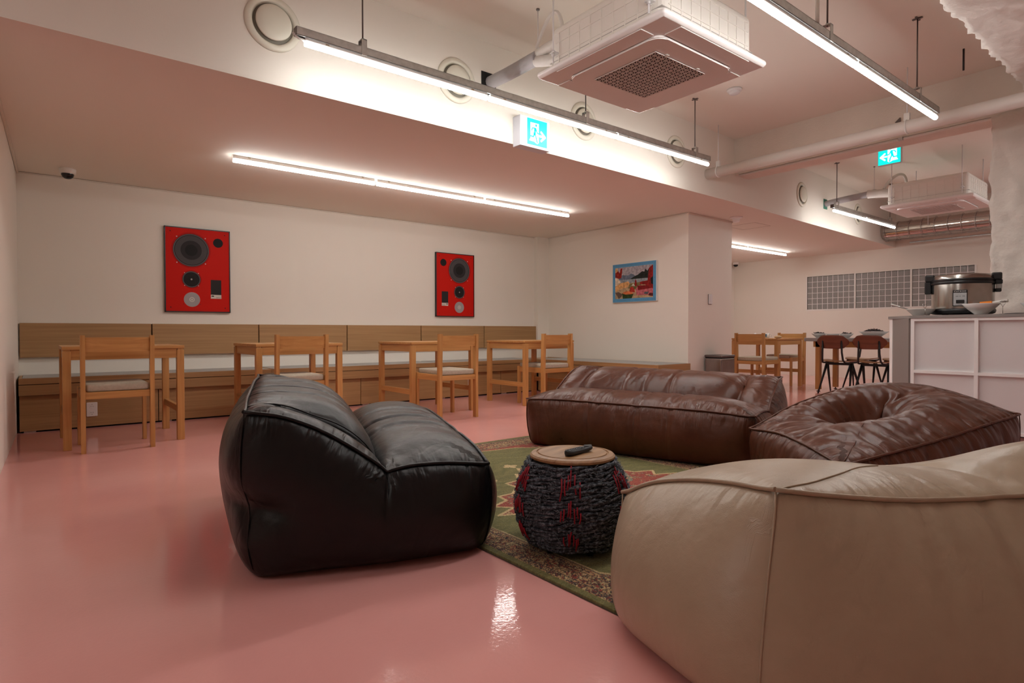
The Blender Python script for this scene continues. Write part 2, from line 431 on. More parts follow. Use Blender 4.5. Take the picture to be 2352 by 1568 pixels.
def outlet(x, y, z, label):
    t = thing('power_outlet', label, 'outlet', (x, y, z), 0, 'power outlets in the bench front')
    b = MB(); b.box(-.040, .040, -.010, 0, -.062, .062, .006, 3); b.obj('cover_plate', WHITE, t)
    for s in (-1, 1):
        b = MB(); M = Matrix.Translation((0, -.0102, s * .027)) @ Matrix.Rotation(PI / 2, 4, 'X')
        b.lathe([(.020, 0), (.0185, .0015), (.0165, -.0015), (0, -.0015)], 24, M=M)
        o = b.obj('socket', WHITE, t)
        b = MB()
        for q in (-.007, .007): b.cyl((q, -.0115, s * .027), (q, -.008, s * .027), .0024, seg=10)
        b.box(-.005, .005, -.0118, -.009, s * .027 + s * .0145, s * .027 + s * .0165)
        b.obj('pin_hole', VOID, o)
outlet(.378, 6.39, .162, 'white double power outlet on the bench front behind the first chair')
outlet(4.40, 6.39, .162, 'white power outlet on the bench front seen between legs of the third chair')

# ------------------------------------------------------------------ tables and chairs
def make_table(label, loc, rz=0., W=.765, D=.735, H=.735):
    t = thing('dining_table', label, 'table', loc, rz, 'square oak tables')
    b = MB(); b.box(-W / 2, W / 2, -D / 2, D / 2, H - .024, H, .003, 2); b.obj('table_top', OAK[0], t)
    L = .05
    for sx in (-1, 1):
        for sy in (-1, 1):
            x, y = sx * (W / 2 - L / 2 - .002), sy * (D / 2 - L / 2 - .002)
            b = MB(); b.box(x - L / 2, x + L / 2, y - L / 2, y + L / 2, 0, H - .034, .003, 2)
            b.box(x - L / 2 + .006, x + L / 2 - .006, y - L / 2 + .006, y + L / 2 - .006, H - .036, H - .022)
            b.obj('leg', OAK[2], t)
    for sy in (-1, 1):
        b = MB(); y = sy * (D / 2 - .022); b.box(-W / 2 + L, W / 2 - L, y - .011, y + .011, H - .096, H - .024, .001, 1); b.obj('apron', OAK[0], t)
    for sx in (-1, 1):
        x = sx * (W / 2 - .026)
        b = MB(); b.box(x - .011, x + .011, -D / 2 + L, D / 2 - L, H - .096, H - .024, .001, 1); b.obj('apron', OAK[1], t)
        b = MB(); b.box(x - .016, x + .016, -D / 2 + L - .001, D / 2 - L + .001, .212, .238, .001, 1); b.box(x - .014, x + .014, -D / 2 + L - .001, D / 2 - L + .001, .237, .262, .001, 1); b.obj('stretcher', OAK[1], t)
    return t
T1 = make_table('square oak table nearest the left wall, with the outlet behind its chair', (.5225, 5.60, 0))
for lab, loc in (('square oak table second from the left wall, behind the black bean bag', (1.835, 5.66, 0)),
                 ('square oak table under the smaller red poster, chair pulled out at its right', (3.285, 5.605, 0)),
                 ('square oak table nearest the corner, left of the brown sofa back', (4.675, 5.52, 0))):
    dup(T1, lab, loc)
T5 = dup(T1, 'square oak table in the far bay beside the bin, a blue cup on it', (8.80, 4.75, 0))

def make_chair(label, loc, rz=0., W=.44, D=.47):
    """origin on the floor under the middle of the rear edge; faces +Y"""
    t = thing('dining_chair', label, 'chair', loc, rz, 'oak chairs with beige seats')
    pw, pd = .028, .052
    for s in (-1, 1):
        x0 = s * W / 2; xa, xb = sorted((x0, x0 - s * pw))
        b = MB()
        bm = b.bm
        # back post, slightly swept backwards above the seat
        zs = [0, .38, .44, .815]; off = [0, 0, 0, -.012]
        rings = [[bm.verts.new((x, y + o, z)) for x, y in ((xa, 0), (xb, 0), (xb, pd), (xa, pd))] for z, o in zip(zs, off)]
        for A, B in zip(rings, rings[1:]):
            for k in range(4): bm.faces.new((A[k], A[(k + 1) % 4], B[(k + 1) % 4], B[k]))
        bm.faces.new(rings[0][::-1]); bm.faces.new(rings[-1])
        bmesh.ops.bevel(bm, geom=[e for e in bm.edges if abs(e.calc_face_angle(0)) > .5], offset=.003, segments=2, affect='EDGES')
        b.obj('back_post', OAK[2], t)
        b = MB(); xa2, xb2 = sorted((x0, x0 - s * .026))
        b.box(xa2, xb2, D - .045, D, 0, .437, .003, 2); b.obj('front_leg', OAK[2], t)
        b = MB(); b.box(min(x0 - s * .004, x0 - s * .026), max(x0 - s * .004, x0 - s * .026), pd, D - .045, .372, .430, .002, 1); b.obj('side_rail', OAK[1], t)
    b = MB(); b.box(-W / 2 + pw, W / 2 - pw, .010, .034, .372, .420, .002, 1); b.obj('rear_rail', OAK[0], t)
    b = MB(); b.box(-W / 2 + .026, W / 2 - .026, D - .034, D - .012, .372, .422, .002, 1); b.obj('front_rail', OAK[0], t)
    # curved back board
    b = MB(); bm = b.bm; n = 10; R = []
    for i in range(n + 1):
        u = i / n * 2 - 1; x = u * (W / 2 - pw * .6); y = .012 - .022 * (1 - u * u)
        R.append([bm.verts.new((x, y + dy + (.0 if z < .75 else -.010), z)) for dy, z in ((0, .698), (.024, .698), (.024, .80), (0, .80))])
    for A, B in zip(R, R[1:]):
        for k in range(4):
            f = bm.faces.new((A[k], A[(k + 1) % 4], B[(k + 1) % 4], B[k]))
    bm.faces.new(R[0][::-1]); bm.faces.new(R[-1])
    b.obj('back_board', OAK[0], t)
    b = MB(); b.box(-W / 2 + pw + .004, W / 2 - pw - .004, .020, D - .004, .420, .474, .016, 4)
    for f in b.bm.faces: f.smooth = True
    b.obj('seat_cushion', FABRIC, t)
    return t
C1 = make_chair('oak chair with beige cushion at the table nearest the left wall', (.455, 5.03, 0))
for lab, loc, rz in (('oak chair partly hidden by the black bean bag, at the second table', (1.757, 5.03, 0), 0),
                     ('oak chair pulled out at the table under the smaller red poster', (3.178, 4.80, 0), 0),
                     ('oak chair at the corner table, beside the brown sofa arm', (4.655, 5.0, 0), 0),
                     ('oak chair beside the steel bin, its back to the room', (7.91, 4.535, 0), -PI / 2),
                     ('oak chair behind the far bay table, facing the bin', (9.53, 4.72, 0), PI / 2)):
    dup(C1, lab, loc, rz)

# far long table
t = thing('long_table', 'long table with grey top and oak legs under the bowls in the far bay', 'table', (8.82, 3.20, 0))
b = MB(); b.box(-.36, .36, -.85, .82, .698, .746, .003, 1); b.obj('table_top', mat('grey_laminate', (.33, .32, .31), .4), t)
b = MB(); b.box(-.30, .30, -.78, .72, .62, .698); b.obj('apron', OAK[1], t)
for x, y in ((-.30, .63), (.24, .63), (-.30, -.78), (.24, -.78)):
    b = MB(); b.box(x, x + .062, y, y + .062, .03, .698, .002, 1); lg = b.obj('leg', OAK[2], t)
    b = MB(); b.cyl((x + .03, y + .03, .006), (x + .03, y + .03, .032), .008, seg=12); b.lathe([(0, 0), (.026, 0), (.024, .006), (.008, .012), (0, .012)], 20, (x + .03, y + .03, 0)); b.obj('levelling_foot', BLACK, lg)

def make_ply_chair(label, loc, rz):
    """origin under the rear of the back; faces +X"""
    t = thing('plywood_chair', label, 'chair', loc, rz, 'dark plywood chairs with black compass legs')
    # back: stadium plate curved about the vertical axis
    b = MB(); bm = b.bm
    nx, nz = 18, 10; W, z0, z1 = .405, .607, .786; grid = {}
    for side in (0, 1):
        for i in range(nx + 1):
            for k in range(nz + 1):
                u, v = i / nx * 2 - 1, k / nz * 2 - 1
                uu, vv = u * math.sqrt(1 - .42 * v * v * u * u) , v * math.sqrt(1 - .55 * u * u * u * u)
                y = uu * W / 2; z = (z0 + z1) / 2 + vv * (z1 - z0) / 2
                x = .03 - .035 * (1 - uu * uu) + (.011 if side else 0) - .02 * vv
                grid[side, i, k] = bm.verts.new((x, y, z))
    for side in (0, 1):
        for i in range(nx):
            for k in range(nz):
                q = [grid[side, i, k], grid[side, i + 1, k], grid[side, i + 1, k + 1], grid[side, i, k + 1]]
                f = bm.faces.new(q); f.smooth = True
    rim = [(i, 0) for i in range(nx)] + [(nx, k) for k in range(nz)] + [(i, nz) for i in range(nx, 0, -1)] + [(0, k) for k in range(nz, 0, -1)]
    for a, c in zip(rim, rim[1:] + rim[:1]):
        bm.faces.new((grid[(0,) + a], grid[(0,) + c], grid[(1,) + c], grid[(1,) + a]))
    b.obj('backrest', WALNUT, t)
    # seat
    b = MB(); bm = b.bm; grid = {}; n = 12
    for side in (0, 1):
        for i in range(n + 1):
            for k in range(n + 1):
                u, v = i / n * 2 - 1, k / n * 2 - 1
                uu, vv = u * math.sqrt(1 - .35 * v * v * u * u), v * math.sqrt(1 - .35 * u * u * v * v)
                grid[side, i, k] = bm.verts.new((.27 + uu * .195, vv * .20, .448 - .018 * (1 - vv * vv) - .012 * max(0, uu) ** 2 + (.011 if side else 0)))
    for side in (0, 1):
        for i in range(n):
            for k in range(n):
                f = bm.faces.new((grid[side, i, k], grid[side, i + 1, k], grid[side, i + 1, k + 1], grid[side, i, k + 1])); f.smooth = True
    rim = [(i, 0) for i in range(n)] + [(n, k) for k in range(n)] + [(i, n) for i in range(n, 0, -1)] + [(0, k) for k in range(n, 0, -1)]
    for a, c in zip(rim, rim[1:] + rim[:1]): bm.faces.new((grid[(0,) + a], grid[(0,) + c], grid[(1,) + c], grid[(1,) + a]))
    b.obj('seat', PLYSEAT, t)
    for s in (-1, 1):
        y = s * .125
        b = MB(); pts = [(.012, s * .118, .715), (.012, s * .122, .56), (.028, s * .13, .46), (.06, s * .14, .425), (.12, s * .15, .418), (.40, s * .15, .418)]
        b.tube(pts, .012, 10); b.obj('back_support', BLACKM, t)
        for xa, xb in ((.22, .06), (.24, .44)):
            b = MB(); b.cyl((xa, s * .155, .405), (xb, s * .20, .0), .018, .009, 12); b.obj('leg', BLACKM, t)
    b = MB(); b.box(.20, .245, -.155, .155, .385, .415, .003, 1); b.obj('cross_bar', BLACKM, t)
    return t
D1 = make_ply_chair('dark plywood chair at the grey table, first right of the oak chairs', (8.20, 3.535, 0), 0)
dup(D1, 'dark plywood chair at the grey table, next to the white counter', (8.20, 3.09, 0), 0)
dup(D1, 'dark plywood chair across the grey table, black supports seen between the near chairs', (9.66, 3.62, 0), PI)
dup(D1, 'dark plywood chair on the far side of the grey table, almost hidden by the counter', (9.66, 3.13, 0), PI)

# bowls on the far table
PORC = mat('white_porcelain', (.72, .71, .69), .25)
CHIP = mat('dark_dried_snack', (.035, .022, .02), .7)
def bowl(name, label, x, y, z, r, h, n=0, mound=.02, sq=False, foot=.38, m=None, L=(.02, .05)):
    t = thing(name, label, 'bowl', (x, y, z), 0, 'serving bowls')
    b = MB(); seg = 4 if sq else 36
    prof = [(0, .004), (r * foot, .0), (r * foot * 1.02, .004), (r * .72, h * .55), (r, h), (r * .985, h + .002), (r * .70, h * .60), (r * foot, .010), (0, .010)]
    b.lathe(prof, seg, M=Matrix.Rotation(PI / 4, 4, 'Z') if sq else None, smooth=not sq); b.obj('bowl_body', m or PORC, t)
    if n:
        b = MB()
        for i in range(n):
            a, q = random.random() * 6.283, math.sqrt(random.random()) * r * .66
            zz = h - .006 + mound * (1 - (q / (r * .75)) ** 2) * random.uniform(.3, 1.1)
            d = Vector((random.uniform(-1, 1), random.uniform(-1, 1), random.uniform(-.3, .5))).normalized() * random.uniform(*L) * .5
            c = Vector((q * math.cos(a), q * math.sin(a), zz))
            b.tube([c - d, c + Vector((0, 0, .003)), c + d], .0035, 5)
        b.lathe([(0, h + mound * .45), (r * .45, h + mound * .2), (r * .8, h * .8), (0, h * .6)], 24)
        o = b.obj('snack_heap', CHIP, t); o['kind'] = 'stuff'
    return t
bowl('snack_bowl', 'white bowl of dark snacks at the left end of the grey table', 8.70, 3.925, .747, .098, .058, 50, .025)
bowl('snack_bowl', 'plain white bowl between the two smaller snack bowls', 8.70, 3.735, .747, .088, .055)
bowl('snack_bowl', 'small white bowl of dark snacks, third from the left end', 8.70, 3.556, .747, .088, .055, 30, .025)
bowl('snack_platter', 'wide white dish heaped with dark snacks, next to the counter', 8.70, 3.215, .747, .175, .085, 150, .035)
# cups on the far oak table
t = thing('cup', 'small white cup with a blue print on the far oak table', 'cup', (8.87, 4.79, .735))
b = MB(); b.lathe([(0, 0), (.034, 0), (.038, .01), (.040, .075), (.037, .075), (.034, .012), (0, .01)], 28); b.obj('cup_body', PORC, t)
b = MB(); b.tube([(.03 * math.cos(-.9) + .028 * .6, -.037 - .02 * math.sin(a), .04 + .022 * math.cos(a)) for a in [i * PI / 8 for i in range(9)]], .0045, 8); b.obj('handle', PORC, t)
b = MB(); b.box(-.0405, -.0395, -.02, .018, .02, .062); b.obj('print', mat('blue_print', (.07, .22, .42), .5), t)
b = MB(); b.lathe([(0, 0), (.03, 0), (.034, .02), (.03, .06), (.012, .075), (0, .078)], 24); o = b.obj('pepper_pot', PORC); o.location = (8.90, 5.00, .735)
tag(o, 'small white pot on the far oak table, left of the blue cup', 'pot')
b = MB(); b.sphere((0, 0, .02), .045, 1, 1.2, .5); o = b.obj('bread_roll', mat('bread_crust', (.62, .45, .26), .8, bump=.3, bscale=60)); o.location = (8.52, 4.43, .735)
tag(o, 'pale bread roll on the near corner of the far oak table', 'bread')

# bin
t = thing('trash_bin', 'brushed steel waste bin against the wall end below the switch', 'bin', (6.42, 4.03, 0))
b = MB(); b.box(0, .29, 0, .235, .0, .515, .02, 4); b.obj('bin_body', mat('bin_steel', (.33, .29, .27), .25, .9, var=.1, vscale=8), t)
b = MB(); b.box(-.004, .294, -.004, .239, .522, .552, .012, 3); b.obj('lid', DARKST, t)
b = MB(); b.box(.006, .284, .006, .229, .512, .524); b.obj('gap_ring', VOID, t)

# switch
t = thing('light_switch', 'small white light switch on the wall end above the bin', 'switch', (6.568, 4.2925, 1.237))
b = MB(); b.box(-.036, .036, -.018, 0, -.060, .060, .004, 2); b.obj('cover_plate', WHITEM, t)
b = MB(); b.box(-.02, .02, -.022, -.017, -.03, .032, .002, 1); b.obj('rocker', WHITEM, t)
b = MB(); b.box(-.038, .038, -.006, 0, -.062, .062); b.obj('shadow_edge_plate', DARKST, t)  # added dark plate, drawing a shadow line around the switch cover

# ------------------------------------------------------------------ posters
def disc(mb, x, y, z, r, seg=40, rz=None):
    mb.poly([(x + r * math.cos(2 * PI * k / seg), y, z + (rz or r) * math.sin(2 * PI * k / seg)) for k in range(seg)])
RED = mat('red_print', (.56, .010, .004), .6, spec=.15)
REDD = mat('dark_red_print', (.40, .008, .004), .6, spec=.15)
greys = [mat('print_grey_%s' % n, (v, v * .93, v * .96), .6, spec=.15) for n, v in (('rim', .03), ('ring', .13), ('cone', .075), ('cap', .018), ('port', .016), ('plate', .028))]
SILV = mat('print_silver', (.34, .31, .31), .4)
PAPER = mat('print_white', (.62, .58, .52), .5)
def speaker_poster(label, x0, x1, z0, z1, flip):
    t = thing('speaker_poster', label, 'poster', ((x0 + x1) / 2, 6.86, (z0 + z1) / 2), 0, 'red speaker posters')
    W, H = (x1 - x0) / 2, (z1 - z0) / 2
    b = MB(); f = .009
    for a in ((-W, W, -H, -H + f), (-W, W, H - f, H), (-W, -W + f, -H, H), (W - f, W, -H, H)): b.box(a[0], a[1], -.034, 0, a[2], a[3])
    b.obj('frame', BLACK, t)
    b = MB(); b.box(-W + f, W - f, -.028, -.004, -H + f, H - f); pr = b.obj('print', RED, t)
    s = -1 if flip else 1
    def P(u, v): return s * (u * 2 * W - W), H - v * 2 * H       # u from left, v from top (unflipped)
    def ring(name, m, u, v, r, y, k=1.):
        bb = MB(); x, z = P(u, v); disc(bb, x, y, z, r); bb.obj(name, m, pr)
    wx = 2 * W
    # woofer, mid driver, tweeter as printed discs
    y0 = -.0285
    ring('woofer_plate', REDD, .395, .265, wx * .30, y0)
    for i, (m, r) in enumerate(((greys[0], .275), (greys[1], .268), (greys[0], .255), (greys[2], .243), (greys[0], .16), (greys[3], .095))):
        ring('woofer_print', m, .395, .265, wx * r, y0 - .0002 * (i + 1))
    ring('mid_plate', REDD, .395, .61, wx * .155, y0)
    for i, (m, r) in enumerate(((greys[0], .138), (greys[1], .132), (greys[3], .122), (greys[4], .05), (SILV, .014))):
        ring('mid_driver_print', m, .395, .61, wx * r, y0 - .0002 * (i + 1))
    for i, (m, r) in enumerate(((SILV, .123), (PAPER, .04), (SILV, .028), (PAPER, .014))):
        ring('tweeter_print', m, .40, .85, wx * r, y0 - .0002 * (i + 1))
    ring('port_print', greys[4], .81, .155, wx * .078, y0 - .0002)
    bb = MB(); xa, za = P(.69, .605); xb, zb = P(.855, .785); bb.poly([(xa, y0, za), (xb, y0, za), (xb, y0, zb), (xa, y0, zb)]); bb.obj('panel_print', greys[5], pr)
    bb = MB(); xa, za = P(.69, .785); xb, zb = P(.855, .832); bb.poly([(xa, y0, za), (xb, y0, za), (xb, y0, zb), (xa, y0, zb)]); bb.obj('label_print', PAPER, pr)
    bb = MB()
    for q in range(3):
        x, z = P(.708 + .012 * q if not flip else .708 + .012 * q, .802); disc(bb, x, y0 - .0004, z, .0058, 14)
    for q in range(7):
        xa, za = P(.775 + q * .011, .818); xb, zb = P(.782 + q * .011, .824); bb.poly([(xa, y0 - .0004, za), (xb, y0 - .0004, za), (xb, y0 - .0004, zb), (xa, y0 - .0004, zb)])
    bb.obj('mark_print', greys[4], pr)
    bb = MB()
    for u, v in ((.085, .055), (.915, .055), (.085, .945), (.915, .945), (.40, .752), (.27, .905), (.53, .905)):
        x, z = P(u, v); disc(bb, x, y0 - .0006, z, .0055 if v in (.055, .945) else .0035, 12)
    bb.obj('dark_screw_print', greys[4], pr)
    bb = MB()
    for cx, cz, q, r in ((.395, .265, .215, .0055), (.395, .61, .105, .004)):
        for sx in (-1, 1):
            for sz in (-1, 1):
                x, z = P(cx + sx * q, cz + sz * q * W / H); disc(bb, x, y0 - .0016, z, r, 12)
    bb.obj('light_screw_print', PAPER, pr)
speaker_poster('larger looking red speaker poster, nearest the left wall, big cone at its upper left', 1.012, 1.620, 1.043, 1.902, False)
speaker_poster('red speaker poster nearest the corner, big cone at its upper right', 4.155, 4.770, 1.044, 1.898, True)

# framed holiday photo on the picture wall
t = thing('framed_photo', 'blue bordered beach picnic photo on the wall above the return bench', 'picture', (6.11, 5.09, 1.478))
PW, PH = .715, .503
b = MB(); b.box(-.034, 0, -PW / 2 - .004, PW / 2 + .004, -PH / 2 - .004, PH / 2 + .004, .002, 1); b.obj('white_frame', WHITE, t)
b = MB(); b.box(-.0365, -.0335, -PW / 2, PW / 2, -PH / 2, PH / 2); pr = b.obj('blue_print', mat('blue_border_print', (.10, .30, .50), .6, spec=.15), t)
def pp(u, v, d=0):      # picture coordinates: u to the right as seen, v down, of the inner photo
    return (-.0368 - d, PW / 2 - .045 - u * (PW - .09), PH / 2 - .045 - v * (PH - .09))
pics = [('sky', (.36, .33, .35), [(0, 0), (1, 0), (1, .45), (0, .45)]),
        ('hills', (.13, .16, .21), [(0, .30), (.2, .25), (.35, .27), (.44, .22), (.52, .28), (.6, .4), (0, .42)]),
        ('trees', (.018, .022, .018), [(.40, .40), (.5, .33), (.62, .27), (.72, .18), (.78, .2), (.8, .12), (.86, .18), (.9, .1), (1, .14), (1, .45), (.42, .44)]),
        ('lake', (.26, .30, .32), [(0, .40), (1, .40), (1, .52), (0, .56)]),
        ('sand', (.40, .28, .16), [(0, .53), (1, .50), (1, 1), (0, 1)]),
        ('grass', (.16, .13, .05), [(.38, .55), (.7, .50), (.7, .62), (.5, .75), (.36, .68)]),
        ('blanket', (.48, .13, .15), [(.56, .72), (.64, .60), (.78, .64), (1, .72), (1, .92), (.58, .92)]),
        ('red_cloth', (.20, .012, .014), [(.60, .62), (.96, .62), (1, .72), (.62, .76)]),
        ('red_sitter', (.24, .016, .014), [(.90, .10), (.97, .03), (1, .02), (1, .74), (.92, .70), (.80, .60), (.66, .58), (.68, .50), (.86, .48)]),
        ('dark_hair', (.012, .012, .014), [(.94, .42), (1, .36), (1, .62), (.95, .58)]),
        ('straw_hat', (.60, .34, .14), [(0, .02), (.06, .02), (.08, .12), (.05, .18), (0, .17)]),
        ('red_sleeve', (.26, .02, .012), [(0, .17), (.08, .10), (.12, .18), (.15, .03), (.2, .03), (.17, .33), (.10, .36), (.0, .30)]),
        ('dress', (.62, .50, .36), [(0, .32), (.08, .34), (.15, .47), (.08, .58), (0, .58)]),
        ('leg', (.62, .33, .13), [(0, .60), (.15, .50), (.36, .46), (.40, .54), (.34, .64), (.16, .68), (.02, .76), (0, .76)]),
        ('ground_shade', (.12, .08, .06), [(0, .80), (.1, .78), (.2, .86), (.16, .95), (.1, 1), (.05, .9)]),
        ('bottle', (.25, .012, .012), [(.535, .48), (.55, .42), (.565, .42), (.58, .48), (.58, .63), (.535, .63)]),
        ('napkin', (.62, .56, .48), [(.44, .60), (.5, .54), (.54, .63)]),
        ('melon_slice', (.36, .03, .02), [(.385, .80), (.41, .66), (.47, .63), (.52, .72), (.54, .82)]),
        ('melon_rind', (.035, .06, .018), [(.19, .84), (.22, .80), (.46, .84), (.50, .86), (.45, 1), (.21, 1)]),
        ('melon_cut', (.62, .17, .06), [(.20, .83), (.26, .78), (.36, .77), (.46, .82), (.50, .855), (.40, .875), (.28, .87)]),
        ('tablet', (.10, .12, .13), [(.76, .88), (.80, .82), (.90, .83), (.86, .90)]),
        ('dark_bag', (.10, .015, .015), [(.88, .94), (.92, .86), (1, .88), (1, .97)])]
for i, (n, c, q) in enumerate(pics):
    b = MB(); b.poly([pp(u, v, .00008 * i) for u, v in q]); b.obj('%s_print' % n, mat('print_' + n, c, .6, spec=.15, var=.38, vscale=28), pr, fix=False)
b = MB()          # the border's tiny illegible printed line, as strokes
for side in range(4):
    for k in range(52):
        if random.random() < .22: continue
        a = -.44 + k * .0172
        h = random.uniform(.004, .009)
        if side < 2:
            z = (PH / 2 - .022) * (1 if side == 0 else -1); y = a * PW / .90
            q = [(-.0369, y - .002, z - h / 2), (-.0369, y + .002, z - h / 2), (-.0369, y + .002, z + h / 2), (-.0369, y - .002, z + h / 2)]
        else:
            if k % 2: continue
            y = (PW / 2 - .022) * (1 if side == 2 else -1); z = a * PH / .95
            q = [(-.0369, y - h / 2, z - .002), (-.0369, y + h / 2, z - .002), (-.0369, y + h / 2, z + .002), (-.0369, y - h / 2, z + .002)]
        b.poly(q)
b.obj('border_print', mat('dark_blue_ink', (.02, .05, .10), .5), pr, fix=False)

# ------------------------------------------------------------------ tube lights
def tube_light(label, x0, x1, y, z, rods, n, flush=False):
    t = thing('tube_light', label, 'light', ((x0 + x1) / 2, y, z), 0, 'linear tube lights')
    L = (x1 - x0) / 2
    if not flush:
        b = MB()
        b.box(-L, L, -.021, -.0185, .028, .072); b.box(-L, L, .0185, .021, .028, .072); b.box(-L, L, -.021, .021, .070, .072)
        b.box(-L, L, -.021, -.010, .028, .030); b.box(-L, L, .010, .021, .028, .030)
        b.obj('channel', STEEL, t)
        for s in (-1, 1):
            b = MB(); b.box(s * L - .004, s * L + .004, -.0205, .0205, .030, .070); b.obj('channel_end', DARKST, t)
    seg = 2 * L / n
    for i in range(n):
        a = -L + i * seg + (.012 if i else .05 if not flush else .01); c = -L + (i + 1) * seg - .012
        if i == n - 1: c += .0
        b = MB(); b.box(a, c, -.012, .012, .013 if not flush else .016, .029 if not flush else .040, .002, 1); o = b.obj('batten', WHITE, t)
        b = MB(); b.cyl((a, 0, 0), (c, 0, 0), .0158, seg=20)
        b.obj('tube', TUBE, o)
        for q in (a + .12, c - .12):
          b = MB(); b.box(q - .010, q + .010, -.0135, .0135, .016 if not flush else .03, .030 if not flush else .042)
          b.obj('mounting_clip', mat('clip_brass', (.45, .38, .28), .5) if 'clip_brass' not in bpy.data.materials else bpy.data.materials['clip_brass'], o)
    for rx in rods:
        x = rx - t.location.x
        b = MB(); b.cyl((x, 0, .11), (x, 0, ZH - z), .0048, seg=10); r = b.obj('hanger_rod', DARKST, t)
        b = MB(); b.box(x - .035, x + .035, -.006, .006, ZH - z - .006, ZH - z); b.box(x - .008, x + .008, -.03, .03, ZH - z - .007, ZH - z - .001); b.obj('ceiling_clip', DARKST, r)
        b = MB(); b.box(x - .016, x + .016, -.024, -.0215, .022, .115); b.box(x - .016, x + .016, .0215, .024, .022, .115); b.box(x - .016, x + .016, -.024, .024, .112, .116); b.cyl((x, 0, .116), (x, 0, .125), .010, seg=6); b.obj('bracket', STEEL, r)
    return t
tube_light('unseen hanging tube light added left of the camera to brighten the near floor', -3.2, -.65, 1.477, 2.362, [-2.9, -1.0], 2)  # added fixture out of view, lifts the dim foreground floor
TL1 = tube_light('long hanging tube light in front of the round vents', 1.105, 4.93, 3.24, 2.392, [1.488, 3.304, 4.715], 3)
tube_light('hanging tube light right of the large air conditioner, cut by the frame', 1.0, 5.07, 1.477, 2.362, [1.4, 3.35, 4.69], 3)
tube_light('short hanging tube light in the far bay beside the silver duct', 7.77, 9.80, 3.354, 2.345, [7.90, 9.62], 2)
tube_light('long tube light fixed to the low ceiling above the tables', 1.245, 4.985, 5.165, 2.216, [], 3, True)
tube_light('tube light fixed to the low ceiling of the far bay', 8.0, 10.60, 5.37, 2.216, [], 2, True)
tube_light('unseen tube light added right of the small air conditioner to brighten the far bay', 7.77, 9.80, 1.15, 2.345, [7.90, 9.62], 2)  # added fixture out of view, lifts the dim far bay
# loose cable end of the first light
b = MB(); b.tube([(-1.93, 0, .04), (-1.90, .0, .02), (-1.87, .0, .012), (-1.86, 0, .004)], .006, 8); b.obj('power_cable', WHITE, TL1)
# cable beside the second hanging light's rod
b = MB(); b.tube([(3.33, 1.515, ZH), (3.325, 1.516, 2.75), (3.318, 1.516, 2.55), (3.322, 1.516, 2.468)], .0105, 10); o = b.obj('cable_conduit', WHITE)
tag(o, 'white flexible cable conduit running down beside the hanging light rod', 'cable')
# ------------------------------------------------------------------ vents
def vent(x, label):
    y = beam_y(x)
    t = thing('air_vent', label, 'vent', (x, y, 2.603), math.atan2(beam_y(x + .2) - beam_y(x - .2), .4), 'round cream air vents')
    M = Matrix.Rotation(PI / 2, 4, 'X')
    b = MB(); b.lathe([(.120, .0), (.157, .0), (.157, .006), (.150, .013), (.132, .018), (.121, .015), (.113, .002), (.110, -.03), (.120, -.03)], 56, M=M); b.obj('flange', CREAM, t)
    b = MB(); b.lathe([(0, -.0), (.115, .0), (.115, -.002)], 40, M=Matrix.Translation((0, -.001, 0)) @ M); b.obj('opening', mat('vent_inside_shade', (.22, .20, .16), .6) if 'vent_inside_shade' not in bpy.data.materials else bpy.data.materials['vent_inside_shade'], t)  # darker beige paints the shade behind the vent disc
    b = MB(); b.lathe([(.04, .002), (.092, .012), (.100, .018), (.101, .024), (.096, .029), (.06, .034), (0, .036)], 48, M=M); b.cyl((0, 0, 0), (0, -.02, 0), .02, seg=12); b.obj('disc', CREAM, t)
vent(1.085, 'round cream vent at the top left, cut by the frame above the light end')
vent(2.340, 'round cream vent beside the grey taped pipe hole')
vent(3.625, 'round cream vent just right of the green exit sign')
vent(4.947, 'round cream vent behind the right end of the long hanging light')
vent(7.765, 'round cream vent above the ceiling fitting, past the cross beam')
vent(9.72, 'smallest round cream vent, behind the short hanging light')

